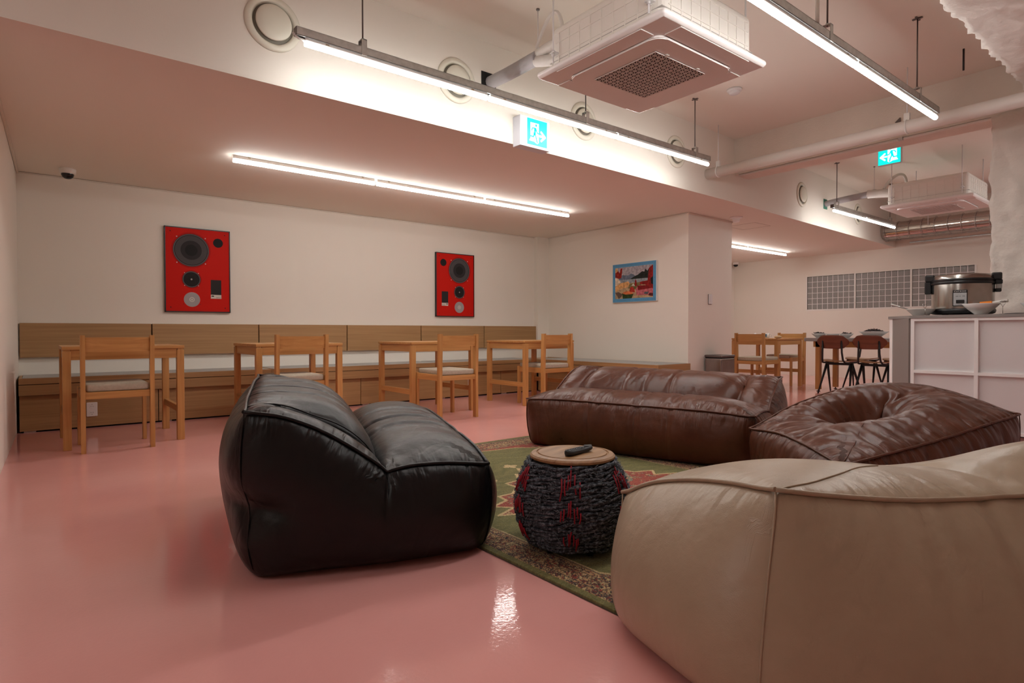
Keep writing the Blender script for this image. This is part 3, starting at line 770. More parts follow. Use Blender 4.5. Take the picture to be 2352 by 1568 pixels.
# ------------------------------------------------------------------ exit signs
CY = emis('lit_green_sign', (.0, .80, .66), 1.15)
CYW = emis('lit_white_sign', (.93, 1, 1), 1.0)
def stroke(mb, pts, w, y):
    for (a, b_) in zip(pts, pts[1:]):
        a2, b2 = Vector(a), Vector(b_); d = (b2 - a2); n = Vector((-d.y, d.x)).normalized() * w / 2
        q = [a2 + n, b2 + n, b2 - n, a2 - n]
        mb.poly([(p.x, y, p.y) for p in q])
    for p in pts: disc(mb, p[0], y, p[1], w / 2, 14)
def exit_sign(label, loc, rz, W, H, border, depth, flip, lit_h=1.):
    t = thing('exit_sign', label, 'sign', loc, rz, 'green exit signs')
    b = MB(); b.box(-W / 2 - border[0], W / 2 + border[1], 0, depth, -H / 2 - border[2], H / 2 + border[3], .004, 2); b.obj('housing', mat('sign_housing', (.70, .71, .76), .35) if 'sign_housing' not in bpy.data.materials else bpy.data.materials['sign_housing'], t)
    b = MB(); b.poly([(-W / 2, -.0015, -H / 2), (W / 2, -.0015, -H / 2), (W / 2, -.0015, H / 2), (-W / 2, -.0015, H / 2)]); f = b.obj('sign_face', CY, t)
    s = -1 if flip else 1
    def q(u, v): return (s * (u - .5) * W, (.5 - v) * H)
    white = MB(); y1, y2 = -.0022, -.0028
    white.poly([(p[0], y1, p[1]) for p in [q(.16, .15), q(.575, .14), q(.575, .86), q(.52, .92), q(.47, .92), q(.35, .86), q(.10, .85), q(.16, .74)]])
    stroke(white, [q(.63, .60), q(.88, .60)], H * .085, y1); stroke(white, [q(.70, .44), q(.89, .60), q(.70, .77)], H * .085, y1)
    white.obj('door_and_arrow', CYW, f)
    man = MB()
    disc(man, *(lambda p: (p[0], y2, p[1]))(q(.44, .225)), H * .055, 20)
    stroke(man, [q(.40, .37), q(.36, .57)], H * .115, y2)
    stroke(man, [q(.40, .34), q(.26, .35), q(.21, .45)], H * .05, y2)
    stroke(man, [q(.43, .37), q(.50, .51), q(.60, .525)], H * .05, y2)
    stroke(man, [q(.345, .57), q(.30, .68), q(.09, .665)], H * .062, y2)
    stroke(man, [q(.38, .57), q(.45, .72), q(.485, .88)], H * .062, y2)
    man.obj('running_figure', CY, f)
    return t
exit_sign('green exit sign with right arrow on the white beam face', (3.015, 3.472, 2.352), 0, .20, .197, (.066, .030, .020, .010), .09, False)
t = exit_sign('green exit sign with left arrow hanging beyond the cross beam', (6.72, 2.353, 2.610), -PI / 2, .20, .19, (.006, .006, .008, .008), .035, True)
for s in (-.07, .07):
    b = MB(); b.cyl((s, .018, .095), (s, .018, ZH - 2.61), .005, seg=10); b.obj('hanger_rod', WHITEM, t)

# ------------------------------------------------------------------ ceiling air conditioners
ACW = mat('ac_plastic', (.86, .82, .80), .38)
ACB = mat('ac_foam_body', (.84, .80, .74), .55)
GRM = mat('ac_grille', (.84, .80, .78), .45)
def aircon(label, loc, rz, rods_top):
    t = thing('ceiling_air_conditioner', label, 'air conditioner', loc, rz, 'ceiling cassette air conditioners')
    S = .475
    b = MB(); b.box(-S, S, -S, S, 0, .040, .019, 5)
    for f_ in b.bm.faces: f_.smooth = True
    for v_ in b.bm.verts:
        if v_.co.z < .019: v_.co.z = v_.co.z * .8 + .004 * (v_.co.z > .001)
    for f_ in b.bm.faces:
        if max(abs(q.co.z) for q in f_.verts) < 1e-4 and len(f_.verts) == 4 and f_.calc_area() > .5:
            f_.smooth = False
    b.obj('panel', ACW, t)
    # centre plate with rounded corners
    b = MB(); R = .07; P = .345; pts = []
    for cx, cy, a0 in ((P - R, P - R, 0), (-P + R, P - R, PI / 2), (-P + R, -P + R, PI), (P - R, -P + R, 1.5 * PI)):
        for k in range(9):
            a = a0 + k * PI / 16; pts.append((cx + R * math.cos(a), cy + R * math.sin(a), -.016))
    b.prism(pts, (0, 0, .018)); bmesh.ops.bevel(b.bm, geom=[e for e in b.bm.edges if all(v.co.z < -.01 for v in e.verts)], offset=.005, segments=2, affect='EDGES')
    pl = b.obj('centre_plate', ACW, t)
    b = MB()
    for s in (-1, 1):
        b.box(-.30, .30, s * .358 - .010, s * .358 + .010, -.002, .004); b.box(s * .358 - .010, s * .358 + .010, -.30, .30, -.002, .004)
    b.obj('outlet_slot', VOID, t)
    for k in range(4):
        M = Matrix.Rotation(k * PI / 2, 4, 'Z'); b = MB(); b.box(-.315, .315, .352, .455, -.006, -.001, .002, 1, M=M); b.obj('louvre', ACW, t)
    # grille: dark recess under a triangular lattice
    g = .225
    b = MB(); b.box(-g, g, -g, g, -.0185, -.0165); b.obj('grille_recess', mat('grille_dark', (.05, .042, .038), .7) if 'grille_dark' not in bpy.data.materials else bpy.data.materials['grille_dark'], pl)
    b = MB(); n = 14; st = 2 * g / n; z0, z1 = -.0225, -.0185
    def bar(ax, ay, bx, by, w):
        a = Vector((ax, ay, 0)); c = Vector((bx, by, 0)); d = (c - a).normalized(); nn = Vector((-d.y, d.x, 0)) * w / 2
        b.prism([(p.x, p.y, z0) for p in (a + nn, c + nn, c - nn, a - nn)], (0, 0, z1 - z0))
    for i in range(n + 1):
        q = -g + i * st; bar(-g, q, g, q, .0048); bar(q, -g, q, g, .0048)
    for i in range(-n + 1, n):
        a = max(-g, -g + i * st); c = min(g, g + i * st)
        bar(a, a - i * st, c, c - i * st, .0042)
    b.obj('grille', GRM, pl)
    for q in ((-.14, -g - .012), (.14, -g - .012)):
        b = MB(); b.box(q[0] - .012, q[0] + .012, q[1] - .008, q[1] + .008, -.022, -.015, .003, 1); b.obj('latch', WHITE, pl)
    # body above
    B = .415; h0, h1 = .036, .30
    b = MB(); b.box(-B, B, -B, B, h0, h1, .045, 4)
    for v in b.bm.verts:
        if v.co.z < h0 + .046: v.co.z = max(h0, h0 + (v.co.z - h0) * .3)
    bd = b.obj('body', ACB, t)
    b = MB()
    for s in (-1, 1):
        for k in range(9):
            x = -B + .07 + k * .085
            b.box(x - .003, x + .003, s * B - .004, s * B + .004, h0 + .03, h1 - .05); b.box(s * B - .004, s * B + .004, x - .003, x + .003, h0 + .03, h1 - .05)
        for z in (.11, .19, .245): b.box(-B + .05, B - .05, s * B - .004, s * B + .004, z - .003, z + .003); b.box(s * B - .004, s * B + .004, -B + .05, B - .05, z - .003, z + .003)
    b.obj('ribs', ACB, bd)
    b = MB(); b.box(-B - .002, B + .002, -B - .002, B + .002, .085, .088); b.obj('tray_joint', mat('joint_grey', (.45, .42, .39), .6) if 'joint_grey' not in bpy.data.materials else bpy.data.materials['joint_grey'], bd)
    for sx in (-1, 1):
        for sy in (-1, 1):
            x, y = sx * (B + .03), sy * (B - .06) * (1 if sx == sy else 1)
            b = MB(); b.cyl((x, y, .06), (x, y, rods_top), .005, seg=10); r = b.obj('hanger_rod', WHITEM, t)
            b = MB(); b.box(min(x, sx * B) - .01, max(x, sx * B) + .01, y - .02, y + .02, .12, .126); b.cyl((x, y, .105), (x, y, .12), .010, seg=6); b.cyl((x, y, .126), (x, y, .138), .010, seg=6); b.obj('bracket', WHITEM, r)
    return t
aircon('large white ceiling air conditioner above the lounge, between the two hanging lights', (2.865, 2.285, 2.365), -.006, ZH - 2.365)
aircon('small looking white air conditioner in the far bay above the silver duct', (8.69, 2.51, 2.352), .02, ZH - 2.352)

def pipes(name, label, paths, rod=None):
    t = thing(name, label, 'pipe', paths[0][1][0])
    o0 = t.location
    for pn, pts, r, m in paths:
        # smooth the path a little
        P = [Vector(p) for p in pts]
        for _ in range(2):
            Q = [P[0]]
            for a, c in zip(P, P[1:]): Q += [a * .75 + c * .25, a * .25 + c * .75]
            P = Q + [P[-1]]
        b = MB(); b.tube([p - o0 for p in P], r, 14); b.obj(pn, m, t)
    if rod:
        for rd in rod:
            b = MB(); b.cyl(Vector(rd) - o0, Vector((rd[0], rd[1], ZH)) - o0, .0035, seg=8); r_ = b.obj('hanger_rod', WHITEM, t)
            b = MB(); b.cyl(Vector((rd[0], rd[1], ZH - .008)) - o0, Vector((rd[0], rd[1], ZH)) - o0, .012, seg=8); b.obj('ceiling_anchor', DARKST, r_)
            b = MB(); b.tube([Vector(rd) - o0 + Vector((0, .052 * math.cos(a), -.05 + .052 * math.sin(a))) for a in [i * PI / 8 for i in range(16)]], .004, 6, True); b.obj('pipe_ring', STEEL, r_)
y0 = beam_y(2.62)
pipes('insulated_pipe', 'grey taped insulated pipe from the beam to the large air conditioner',
      [('taped_pipe', [(2.635, y0 - .002, 2.665), (2.62, 3.30, 2.645), (2.60, 2.98, 2.635)], .045, TAPE),
       ('insulated_branch', [(2.60, 3.00, 2.655), (2.59, 2.86, 2.655), (2.585, 2.70, 2.645)], .032, FOAM),
       ('insulated_branch', [(2.60, 3.00, 2.615), (2.61, 2.86, 2.575), (2.60, 2.70, 2.545)], .036, FOAM),
       ('drain_hose', [(2.60, 3.00, 2.70), (2.58, 2.90, 2.80), (2.56, 2.80, 2.845), (2.55, 2.72, 2.80), (2.55, 2.68, 2.62)], .011, FOAM)],
      [(2.60, 2.985, 2.69)])
b = MB(); b.box(-.075, .055, -.001, .004, -.06, .065); o = b.obj('wall_opening', VOID); o.location = (2.63, y0 - .003, 2.668)
tag(o, 'dark square hole in the beam around the grey pipe', 'hole')
y0 = beam_y(8.5)
pipes('insulated_pipe', 'grey taped insulated pipe in the far bay, running to the small air conditioner',
      [('taped_pipe', [(8.505, y0 - .002, 2.585), (8.47, 3.45, 2.60), (8.44, 3.18, 2.605)], .040, TAPE),
       ('insulated_branch', [(8.44, 3.20, 2.605), (8.45, 3.06, 2.595), (8.46, 2.915, 2.575)], .052, FOAM),
       ('drain_hose', [(8.46, 3.02, 2.64), (8.50, 2.98, 2.74), (8.60, 2.92, 2.83), (8.70, 2.88, 2.84), (8.76, 2.87, 2.78), (8.76, 2.87, 2.70), (8.76, 2.90, 2.60)], .018, FOAM)],
      [(8.45, 3.13, 2.655)])
b = MB(); b.box(-.05, .06, -.001, .004, -.075, .06); o = b.obj('wall_opening', mat('green_foam', (.05, .20, .14), .8)); o.location = (8.50, y0 - .004, 2.59)
tag(o, 'green foam filled hole in the beam at the far pipe', 'hole')

# ------------------------------------------------------------------ pipes along the cross beam
t = thing('ceiling_pipe', 'thick painted pipe hanging in front of the cross beam', 'pipe', (5.50, 2.0, 2.475))
b = MB(); b.cyl((0, -4.2, 0), (0, beam_y(5.5) - 2.0, 0), .052, seg=28); b.obj('pipe_body', mat('painted_pipe', (.74, .69, .64), .5), t)
for y in (1.80, 3.50, .2):
    b = MB(); b.tube([(.0 + .054 * math.cos(a), y - 2.0, .054 * math.sin(a)) for a in [i * PI / 10 for i in range(20)]], .006, 6, True)
    b.box(-.012, .012, y - 2.02, y - 1.98, .05, .11)
    cl = b.obj('pipe_clamp', WHITE, t)
    b = MB(); b.cyl((0, y - 2.0, .10), (0, y - 2.0, ZH - 2.475), .0045, seg=8); b.obj('hanger_rod', WHITEM, cl)
t = thing('thin_pipe', 'thin painted pipe under the edge of the cross beam', 'pipe', (6.06, 1.7, 2.548))
b = MB(); b.cyl((0, -4.0, 0), (0, 1.9, 0), .011, seg=14); b.obj('pipe_body', WHITE, t)
for y in (.33, -.9):
    b = MB(); b.box(-.016, .016, y - .02, y + .02, -.013, .014, .003, 1); b.obj('pipe_clip', STEEL, t)
b = MB(); b.cyl((0, 0, -.16), (0, 0, 0), .007, seg=10); o = b.obj('ceiling_bolt', BLACKM); o.location = (5.47, 1.42, ZH)
tag(o, 'short black bolt hanging from the ceiling beside the rough beam', 'bolt')
b = MB(); b.prism([(0, -.02, 0), (0, .02, .0), (0, -.02, .035)], (.02, 0, 0)); o = b.obj('beam_bracket', DARKST); o.location = (6.032, 2.05, 2.70)
tag(o, 'small dark triangular bracket on the cross beam face', 'bracket')

# silver duct with wire guard in the far bay
t = thing('ventilation_duct', 'shiny silver ventilation duct caged in wire along the far wall', 'duct', (10.83, 0, 2.455))
yE = beam_y(10.83)
b = MB()
prof = []
for i in range(90):
    y = yE + .002 - i * .055; prof.append((.128 + (.003 if i % 2 else 0), y))
b.lathe([(r, -y) for r, y in prof], 40, M=Matrix.Rotation(PI / 2, 4, 'X'))
b.obj('duct_body', mat('duct_foil', (.62, .58, .54), .16, 1., bump=.15, bscale=30), t)
b = MB()
for i in range(20): b.tube([(.150 * math.cos(a), yE - .06 - i * .17, .150 * math.sin(a) - .008) for a in [k * PI / 14 for k in range(28)]], .0035, 5, True)
for a in (-2.9, -2.4, -1.95, -1.5, -1.0, 2.8): b.cyl((.150 * math.cos(a), -3, .150 * math.sin(a) - .008), (.150 * math.cos(a), yE - .03, .150 * math.sin(a) - .008), .0035, seg=6)
b.cyl((.0, -3, -.215), (0, yE - .38, -.215), .012, seg=8)
b.obj('wire_guard', STEEL, t)
for y in (3.2, 1.6, .2):
    b = MB(); b.cyl((-.155, y, 0), (-.155, y, ZH - 2.455), .005, seg=8); b.obj('hanger_rod', WHITEM, t)

# ------------------------------------------------------------------ small ceiling things
def cctv(label, x, y):
    t = thing('dome_camera', label, 'camera', (x, y, ZL + .004), 0, 'dome cameras')
    b = MB(); b.lathe([(0, 0), (.060, 0), (.062, -.012), (.058, -.042), (.050, -.048), (0, -.048)], 36); b.obj('housing', WHITE, t)
    b = MB(); b.lathe([(.047, -.046), (.046, -.060), (.037, -.078), (.020, -.089), (0, -.092)], 32); b.obj('dome', mat('black_dome', (.01, .01, .011), .12) if 'black_dome' not in bpy.data.materials else bpy.data.materials['black_dome'], t)
cctv('white dome camera with black lens near the left wall', .232, 6.496)
cctv('tiny white dome camera in the far corner beyond the bin', 11.30, 6.78)
t = thing('smoke_detector', 'round white smoke detector on the high ceiling beside the air conditioner', 'detector', (4.80, 2.90, ZH))
b = MB(); b.lathe([(0, 0), (.062, 0), (.063, -.012), (.056, -.02), (0, -.02)], 36); b.obj('base', WHITEM, t)
b = MB(); b.lathe([(.045, -.019), (.044, -.034), (.036, -.042), (0, -.044)], 36); b.obj('sensor_head', WHITEM, t)
t = thing('ceiling_speaker', 'round ceiling fitting with a short drop below the beam by the wall end', 'fitting', (6.84, 4.10, ZL))
b = MB(); b.lathe([(0, 0), (.075, 0), (.075, -.006), (.068, -.012), (0, -.012)], 36); b.obj('flange', ACW, t)
b = MB(); b.lathe([(.045, -.010), (.042, -.045), (.034, -.060), (0, -.064)], 36); b.obj('drop', ACW, t)
b = MB()
for a in ((-.2, .2, -.2, -.197), (-.2, .2, .197, .2), (-.2, -.197, -.2, .2), (.197, .2, -.2, .2)): b.box(a[0], a[1], a[2], a[3], -.002, 0)
o = b.obj('access_hatch', mat('hatch_seam', (.35, .27, .22), .8)); o.location = (7.55, 4.34, ZL + .0005)
tag(o, 'thin square hatch seam in the low ceiling beside the ceiling fitting', 'hatch')

# ------------------------------------------------------------------ counter
t = thing('counter', 'white shelf counter with grey top carrying the rice cooker', 'counter', (4.93, 1.579, 0))
CP = [(0, 0), (.185, .185), (.75, .185), (.75, -2.6), (0, -2.6)]
b = MB(); b.prism([(x - .006, y + .006, .925) if i != 1 else (x - .016, y + .02, .925) for i, (x, y) in enumerate(CP)], (0, 0, .020)); b.obj('counter_top', mat('grey_top', (.27, .25, .235), .4), t)
cw = mat('counter_white', (.86, .84, .83), .4)
cp = mat('counter_panel', (.70, .67, .67), .5)
b = MB(); b.prism([(x + (.02 if i in (0, 4) else 0), y + (-.008 if i == 0 else -.012 if i == 1 else 0), .156) for i, (x, y) in enumerate(CP)], (0, 0, .77)); b.obj('back_panel', cp, t)
b = MB()
for y in (0, -.373, -.746, -1.119, -1.492): b.box(-.0012, .022, y - .022 if y else -.022, y, .1555, .9245)
b.box(.0, .0215, -2.2, 0, .535, .556); b.box(.0, .0215, -2.2, 0, .905, .925); b.box(-.001, .0215, -2.2, 0, .156, .176)
b.obj('shelf_frame', cw, t)
def chamfer(t0, t1, o0, o1):
    return [(t0 * .7071 - o * .7071, t0 * .7071 + o * .7071, .156) if k == 0 else (t1 * .7071 - o * .7071, t1 * .7071 + o * .7071, .156) for k, o in ((0, o0), (1, o0), (1, o1), (0, o1))]
b = MB(); b.prism(chamfer(.004, .222, .012, -.01), (0, 0, .769)); b.obj('end_panel', mat('grey_end_panel', (.25, .22, .205), .5), t)
b = MB(); b.prism(chamfer(.222, .262, .016, -.02), (0, 0, .769)); b.obj('corner_post', cw, t)
b = MB(); b.prism([(.035, -.01, 0), (.19, .14, 0), (.72, .15, 0), (.72, -2.5, 0), (.035, -2.5, 0)], (0, 0, .157)); b.obj('plinth', mat('plinth_paint', (.40, .27, .255), .5), t)
b = MB(); b.box(.031, .037, -2.4, -.03, 0.0, .012); b.box(.012, .034, -2.3, -.02, .148, .156); b.obj('plinth_gap', VOID, t)

# rice cooker
ZT = .945
t = thing('rice_cooker', 'large steel rice cooker with black lid handles on the counter', 'rice cooker', (5.32, 1.375, ZT), math.atan2(-1.375, -5.32) + PI / 2)
# local -Y faces the camera
b = MB(); b.lathe([(0, .012), (.175, .012), (.190, .018), (.196, .035), (.192, .048), (.186, .050), (0, .05)], 56); b.obj('base', BLACK, t)
b = MB(); b.lathe([(.186, .049), (.187, .06), (.187, .222), (.186, .228)], 56); bd = b.obj('body', CHROME, t)
b = MB(); b.lathe([(.188, .226), (.193, .232), (.193, .244), (.188, .247), (.188, .25), (.192, .253), (.191, .262), (.186, .266)], 56); b.obj('seal_ring', BLACK, t)
b = MB(); b.lathe([(.187, .264), (.184, .285), (.172, .297), (.10, .306), (0, .309)], 56); b.obj('lid', CHROME, t)
for s in (-1, 1):
    b = MB(); b.box(min(s * .165, s * .225), max(s * .165, s * .225), -.05, .05, .252, .305, .010, 3)
    b.box(min(s * .185, s * .228), max(s * .185, s * .228), -.042, .042, .165 if s < 0 else .222, .256, .008, 2)
    b.obj('handle', BLACK, t)
b = MB(); b.box(.190, .224, -.036, .036, .192, .224, .003, 1); b.obj('drip_cup', mat('clear_grey_plastic', (.5, .48, .46), .2, trans=.5), t)
b = MB(); b.box(.186, .222, -.034, .034, .168, .194, .006, 2); b.obj('drip_cup_base', BLACK, t)
for a in (.5, 2.3, 4.0, 5.4):
    b = MB(); b.cyl((.15 * math.cos(a), .15 * math.sin(a), 0), (.15 * math.cos(a), .15 * math.sin(a), .013), .022, seg=14); b.obj('foot', BLACK, t)
# control panel
b = MB(); b.box(-.056, .030, -.198, -.178, .066, .182, .006, 3); cpn = b.obj('control_panel', BLACK, t)
b = MB(); b.box(-.051, .025, -.1995, -.197, .070, .160, .002, 1); b.obj('panel_plate', mat('panel_grey', (.45, .46, .47), .4), cpn)
b = MB(); b.box(-.036, .012, -.202, -.199, .086, .110, .003, 2); b.obj('cook_switch', BLACK, cpn)
b = MB()
for q in (-.034, -.026, -.013, .004, .011): b.box(q - .003, q + .003, -.2, -.1994, .134, .1375)
for q in range(5): b.box(-.022 + q * .005, -.019 + q * .005, -.2, -.1994, .0765, .0785)
b.obj('panel_marks', mat('panel_ink', (.05, .05, .06), .5), cpn)
tx = bpy.data.curves.new('brand_text', 'FONT'); tx.body = 'CUCKOO'; tx.size = .0145; tx.extrude = .0004; tx.align_x = 'CENTER'; tx.space_character = 1.12
to = bpy.data.objects.new('tmp_text', tx); COL.objects.link(to)
bpy.context.view_layer.update()
me = bpy.data.meshes.new_from_object(to.evaluated_get(bpy.context.evaluated_depsgraph_get()))
bpy.data.objects.remove(to)
me.transform(Matrix.Translation((-.013, -.1992, .1655)) @ Matrix.Diagonal((1.0, 1, 1, 1)) @ Matrix.Rotation(PI / 2, 4, 'X'))
me.materials.clear(); me.materials.append(WHITEM)
o = bpy.data.objects.new('brand_lettering', me); COL.objects.link(o); o.parent = cpn

# things on the counter
t = bowl('serving_bowl', 'white flared bowl with an orange tipped spatula, in front of the rice cooker', 5.03, 1.195, ZT, .105, .072, foot=.34)
t = thing('spatula', 'white rice paddle resting on the flared bowl', 'utensil', (5.03, 1.14, ZT + .074))
b = MB(); b.tube([(.0, .05, .004), (0, -.02, .008), (0, -.09, .016)], .006, 8, radii=[.0045, .006, .0105]); b.obj('handle', WHITE, t)
b = MB(); b.prism([(-.02, -.008, .0), (.02, -.008, .0), (.014, .058, -.004), (-.014, .058, -.004)], (0, .002, .016)); b.obj('blade', mat('orange_silicone', (.80, .22, .01), .5), t)
t = thing('ladle_bowl', 'grey white pan with a slanted handle at the left end of the counter', 'pan', (5.12, 1.575, ZT))
b = MB(); b.lathe([(0, .003), (.045, 0), (.05, .004), (.088, .046), (.095, .052), (.091, .053), (.05, .012), (0, .010)], 40); b.obj('pan_body', PORC, t)
b = MB(); b.tube([(-.02, .075, .052), (-.03, .13, .072), (-.04, .185, .094)], .007, 8, radii=[.004, .006, .008]); b.obj('handle', STEEL, t)
def wire_stand(x, y, label):
    t = thing('wire_stand', label, 'stand', (x, y, ZT), 0, 'small wire stands')
    b = MB(); b.lathe([(0, 0), (.02, 0), (.018, .003), (0, .004)], 20); b.obj('base', CHROME, t)
    b = MB(); b.cyl((0, 0, .003), (0, 0, .05), .0016, seg=6)
    b.tube([(0, 0, .05), (0, .012, .07), (0, .016, .085), (0, .006, .09), (0, .002, .08)], .0014, 5); b.tube([(0, 0, .05), (0, -.012, .07), (0, -.016, .085), (0, -.006, .09), (0, -.002, .08)], .0014, 5)
    b.obj('wire', CHROME, t)
wire_stand(4.99, 1.51, 'thin wire card stand in front of the pan on the counter')
wire_stand(5.02, 1.075, 'thin wire card stand right of the flared bowl on the counter')
b = MB(); b.lathe([(0, .0), (.075, 0), (.078, .003), (.06, .006), (0, .009)], 36); o = b.obj('black_lid', BLACK); o.location = (5.06, 1.01, ZT)
tag(o, 'flat black lid lying on the counter right of the bowl', 'lid')
bowl('serving_bowl', 'white bowl cut by the right edge of the frame, on the counter', 5.2, .92, ZT, .10, .075)

# ------------------------------------------------------------------ rug
def rug():
    X0, X1, Y0, Y1 = 1.322, 3.205, .62, 3.622
    nx, ny = 430, 690
    xs = np.linspace(X0, X1, nx + 1); ys = np.linspace(Y0, Y1, ny + 1)
    gx, gy = np.meshgrid(xs, ys, indexing='ij')
    cx, cy = (X0 + X1) / 2, (Y0 + Y1) / 2
    u, v = np.abs(gx - cx), np.abs(gy - cy)                    # mirrored quarters
    ex = (X1 - X0) / 2 - u; ey = (Y1 - Y0) / 2 - v
    be = np.minimum(ex, ey * .66)
    def area(P, a, c):
        """signed distance to a closed outline, negative inside"""
        P = np.array(P); d = np.full(a.shape, 9.); ins = np.zeros(a.shape, bool)
        for (x0, y0), (x1, y1) in zip(P, np.roll(P, -1, 0)):
            dx, dy = x1 - x0, y1 - y0; t = np.clip(((a - x0) * dx + (c - y0) * dy) / (dx * dx + dy * dy), 0, 1)
            d = np.minimum(d, np.hypot(a - x0 - t * dx, c - y0 - t * dy))
            if dy != 0: ins ^= ((y0 > c) != (y1 > c)) & (a < dx * (c - y0) / dy + x0)
        return np.where(ins, -d, d)
    def quarter(Q): return Q + [(0, Q[-1][1])] * 0 + [(-.4, Q[-1][1]), (-.4, -.4), (Q[0][0], -.4)]
    C = np.zeros(gx.shape + (3,))
    green, green2 = np.array((.115, .108, .026)), np.array((.175, .158, .048))
    red, red2 = np.array((.27, .036, .018)), np.array((.19, .026, .016))
    cream, tan, dark, blue = np.array((.52, .38, .19)), np.array((.40, .235, .105)), np.array((.025, .016, .014)), np.array((.17, .18, .125))
    fz = np.zeros(gx.shape)
    for q in range(5): fz += np.sin(gx * (9 + 31 * q) + 5 * np.sin(gy * (4 + 7 * q)) + q) * np.sin(gy * (60 + 50 * q) + 3 * np.sin(gx * 13)) / (1 + q * .4)
    m_ = (np.clip(fz * .35 + .5, 0, 1))[..., None]
    C[:] = green * (1 - m_) + green2 * m_
    rs = np.random.default_rng(4)
    def florets(mask, n, ulim, vlim, a, c, smin, smax, cols):
        for _ in range(n):
            px, py = rs.uniform(*ulim), rs.uniform(*vlim); r = rs.uniform(smin, smax); ph = rs.uniform(0, 6); k = rs.integers(4, 7); c1, c2 = cols[rs.integers(len(cols))], cols[rs.integers(len(cols))]
            dx, dy = a - px, c - py; near = (np.abs(dx) < r * 1.3) & (np.abs(dy) < r * 1.3) & mask
            if not near.any(): continue
            rr = np.hypot(dx[near], dy[near]); th = np.arctan2(dy[near], dx[near]); lim = r * (.62 + .38 * np.cos(k * th + ph))
            sub = C[near]; sub[rr < lim] = c1; sub[(rr < lim * 1.0) & (rr > lim * .80)] = dark; sub[rr < r * .30] = c2; C[near] = sub
    # spandrels beyond the curved field outline
    F_ = [(.775, 0), (.77, .72), (.715, .80), (.70, .90), (.61, .96), (.58, 1.06), (.47, 1.12), (.40, 1.18), (.22, 1.205), (.08, 1.235), (0, 1.225)]
    fd = area(quarter(F_), u, v)
    sp = (fd > 0)
    C[sp] = red
    florets(sp, 170, (0, .80), (.6, 1.26), u, v, .009, .026, [cream, tan, tan, blue])
    C[(np.abs(fd) < .0075)] = cream
    # medallion
    Q_ = [(.65, 0), (.52, .055), (.59, .125), (.475, .17), (.46, .25), (.37, .25), (.28, .33), (.275, .43), (.17, .44), (.10, .56), (.07, .53), (0, .67)]
    md = area(quarter(Q_), u, v); med = md < 0
    C[med] = red
    sc = np.abs(v - .10 - .09 * np.sin(u * 16) - .15 * u) < .017; C[med & sc & (md < -.03)] = blue
    sc = np.abs(u - .18 - .07 * np.sin(v * 19)) < .014; C[med & sc & (md < -.03)] = blue
    florets(med & (md < -.012), 130, (0, .6), (0, .62), u, v, .008, .024, [cream, tan, blue, cream * .8])
    vine = np.abs(np.sin(u * 46 + 2.2 * np.sin(v * 37))) < .10; C[med & vine & (md < -.02) & (rs.random(gx.shape) < .7)] = tan
    C[np.abs(md) < .0085] = cream
    for q in ((0, .74, .05), (.30, .52, .035), (.50, .36, .03)):
        dx, dy = u - q[0], v - q[1]; rr = np.hypot(dx, dy); th = np.arctan2(dy, dx); C[(rr < q[2] * (.45 + .55 * np.abs(np.cos(2 * th)))) & ~med] = cream
    # borders from the outside in, drawn in coordinates that run along each side
    horiz = ex < ey * .66
    al = np.where(horiz, gy, gx); ac = np.where(horiz, ex, ey * .66)
    bm_ = be < .166; C[bm_] = tan * .8
    m = (be < .158) & (be >= .134); C[m] = tan; florets(m, 900, (.6, 3.65), (.136, .156), al, ac, .006, .011, [red2, cream, dark * 3])
    m = (be < .130) & (be >= .068); C[m] = tan * 1.05
    C[m & (np.abs(ac - .099 - .018 * np.sin(al * 26)) < .006)] = red2
    florets(m, 900, (.6, 3.65), (.070, .128), al, ac, .008, .022, [red, red2, cream, cream * .9, tan * .6])
    m = (be < .062) & (be >= .034); C[m] = tan * .95; florets(m, 1000, (.6, 3.65), (.036, .060), al, ac, .006, .012, [red2, cream, dark * 2, dark * 2])
    for q in (.033, .064, .067, .132, .160, .166): C[np.abs(be - q) < .0016] = dark * 2
    C[be < .031] = (green * 1.05 * (1 - m_) + green2 * m_)[be < .031]
    C[be < .0025] = dark * 2
    C *= (1 + .16 * RNG.standard_normal(gx.shape))[..., None].clip(.5, 1.5)
    zz = .0095 + .0015 * RNG.random(gx.shape)
    edge = np.minimum(ex, ey) < .002
    zz[edge] = .001
    V = np.stack([gx, gy, zz], -1).reshape(-1, 3)
    idx = np.arange((nx + 1) * (ny + 1)).reshape(nx + 1, ny + 1)
    F = np.stack([idx[:-1, :-1], idx[1:, :-1], idx[1:, 1:], idx[:-1, 1:]], -1).reshape(-1, 4)
    me = bpy.data.meshes.new('rug'); me.from_pydata(V.tolist(), [], F.tolist())
    at = me.color_attributes.new('pattern', 'FLOAT_COLOR', 'POINT')
    buf = np.ones((V.shape[0], 4), np.float32); buf[:, :3] = C.reshape(-1, 3).clip(0, 1); at.data.foreach_set('color', buf.ravel())
    m, nt, bb = newmat('woven_rug')
    a = nt.nodes.new('ShaderNodeVertexColor'); a.layer_name = 'pattern'
    nt.links.new(a.outputs['Color'], bb.inputs['Base Color']); bb.inputs['Roughness'].default_value = .95
    bb.inputs['Sheen Weight'].default_value = .15
    me.materials.append(m)
    o = bpy.data.objects.new('rug', me); COL.objects.link(o)
    tag(o, 'green and red oriental rug with a cream edged medallion on the pink floor', 'rug')
rug()

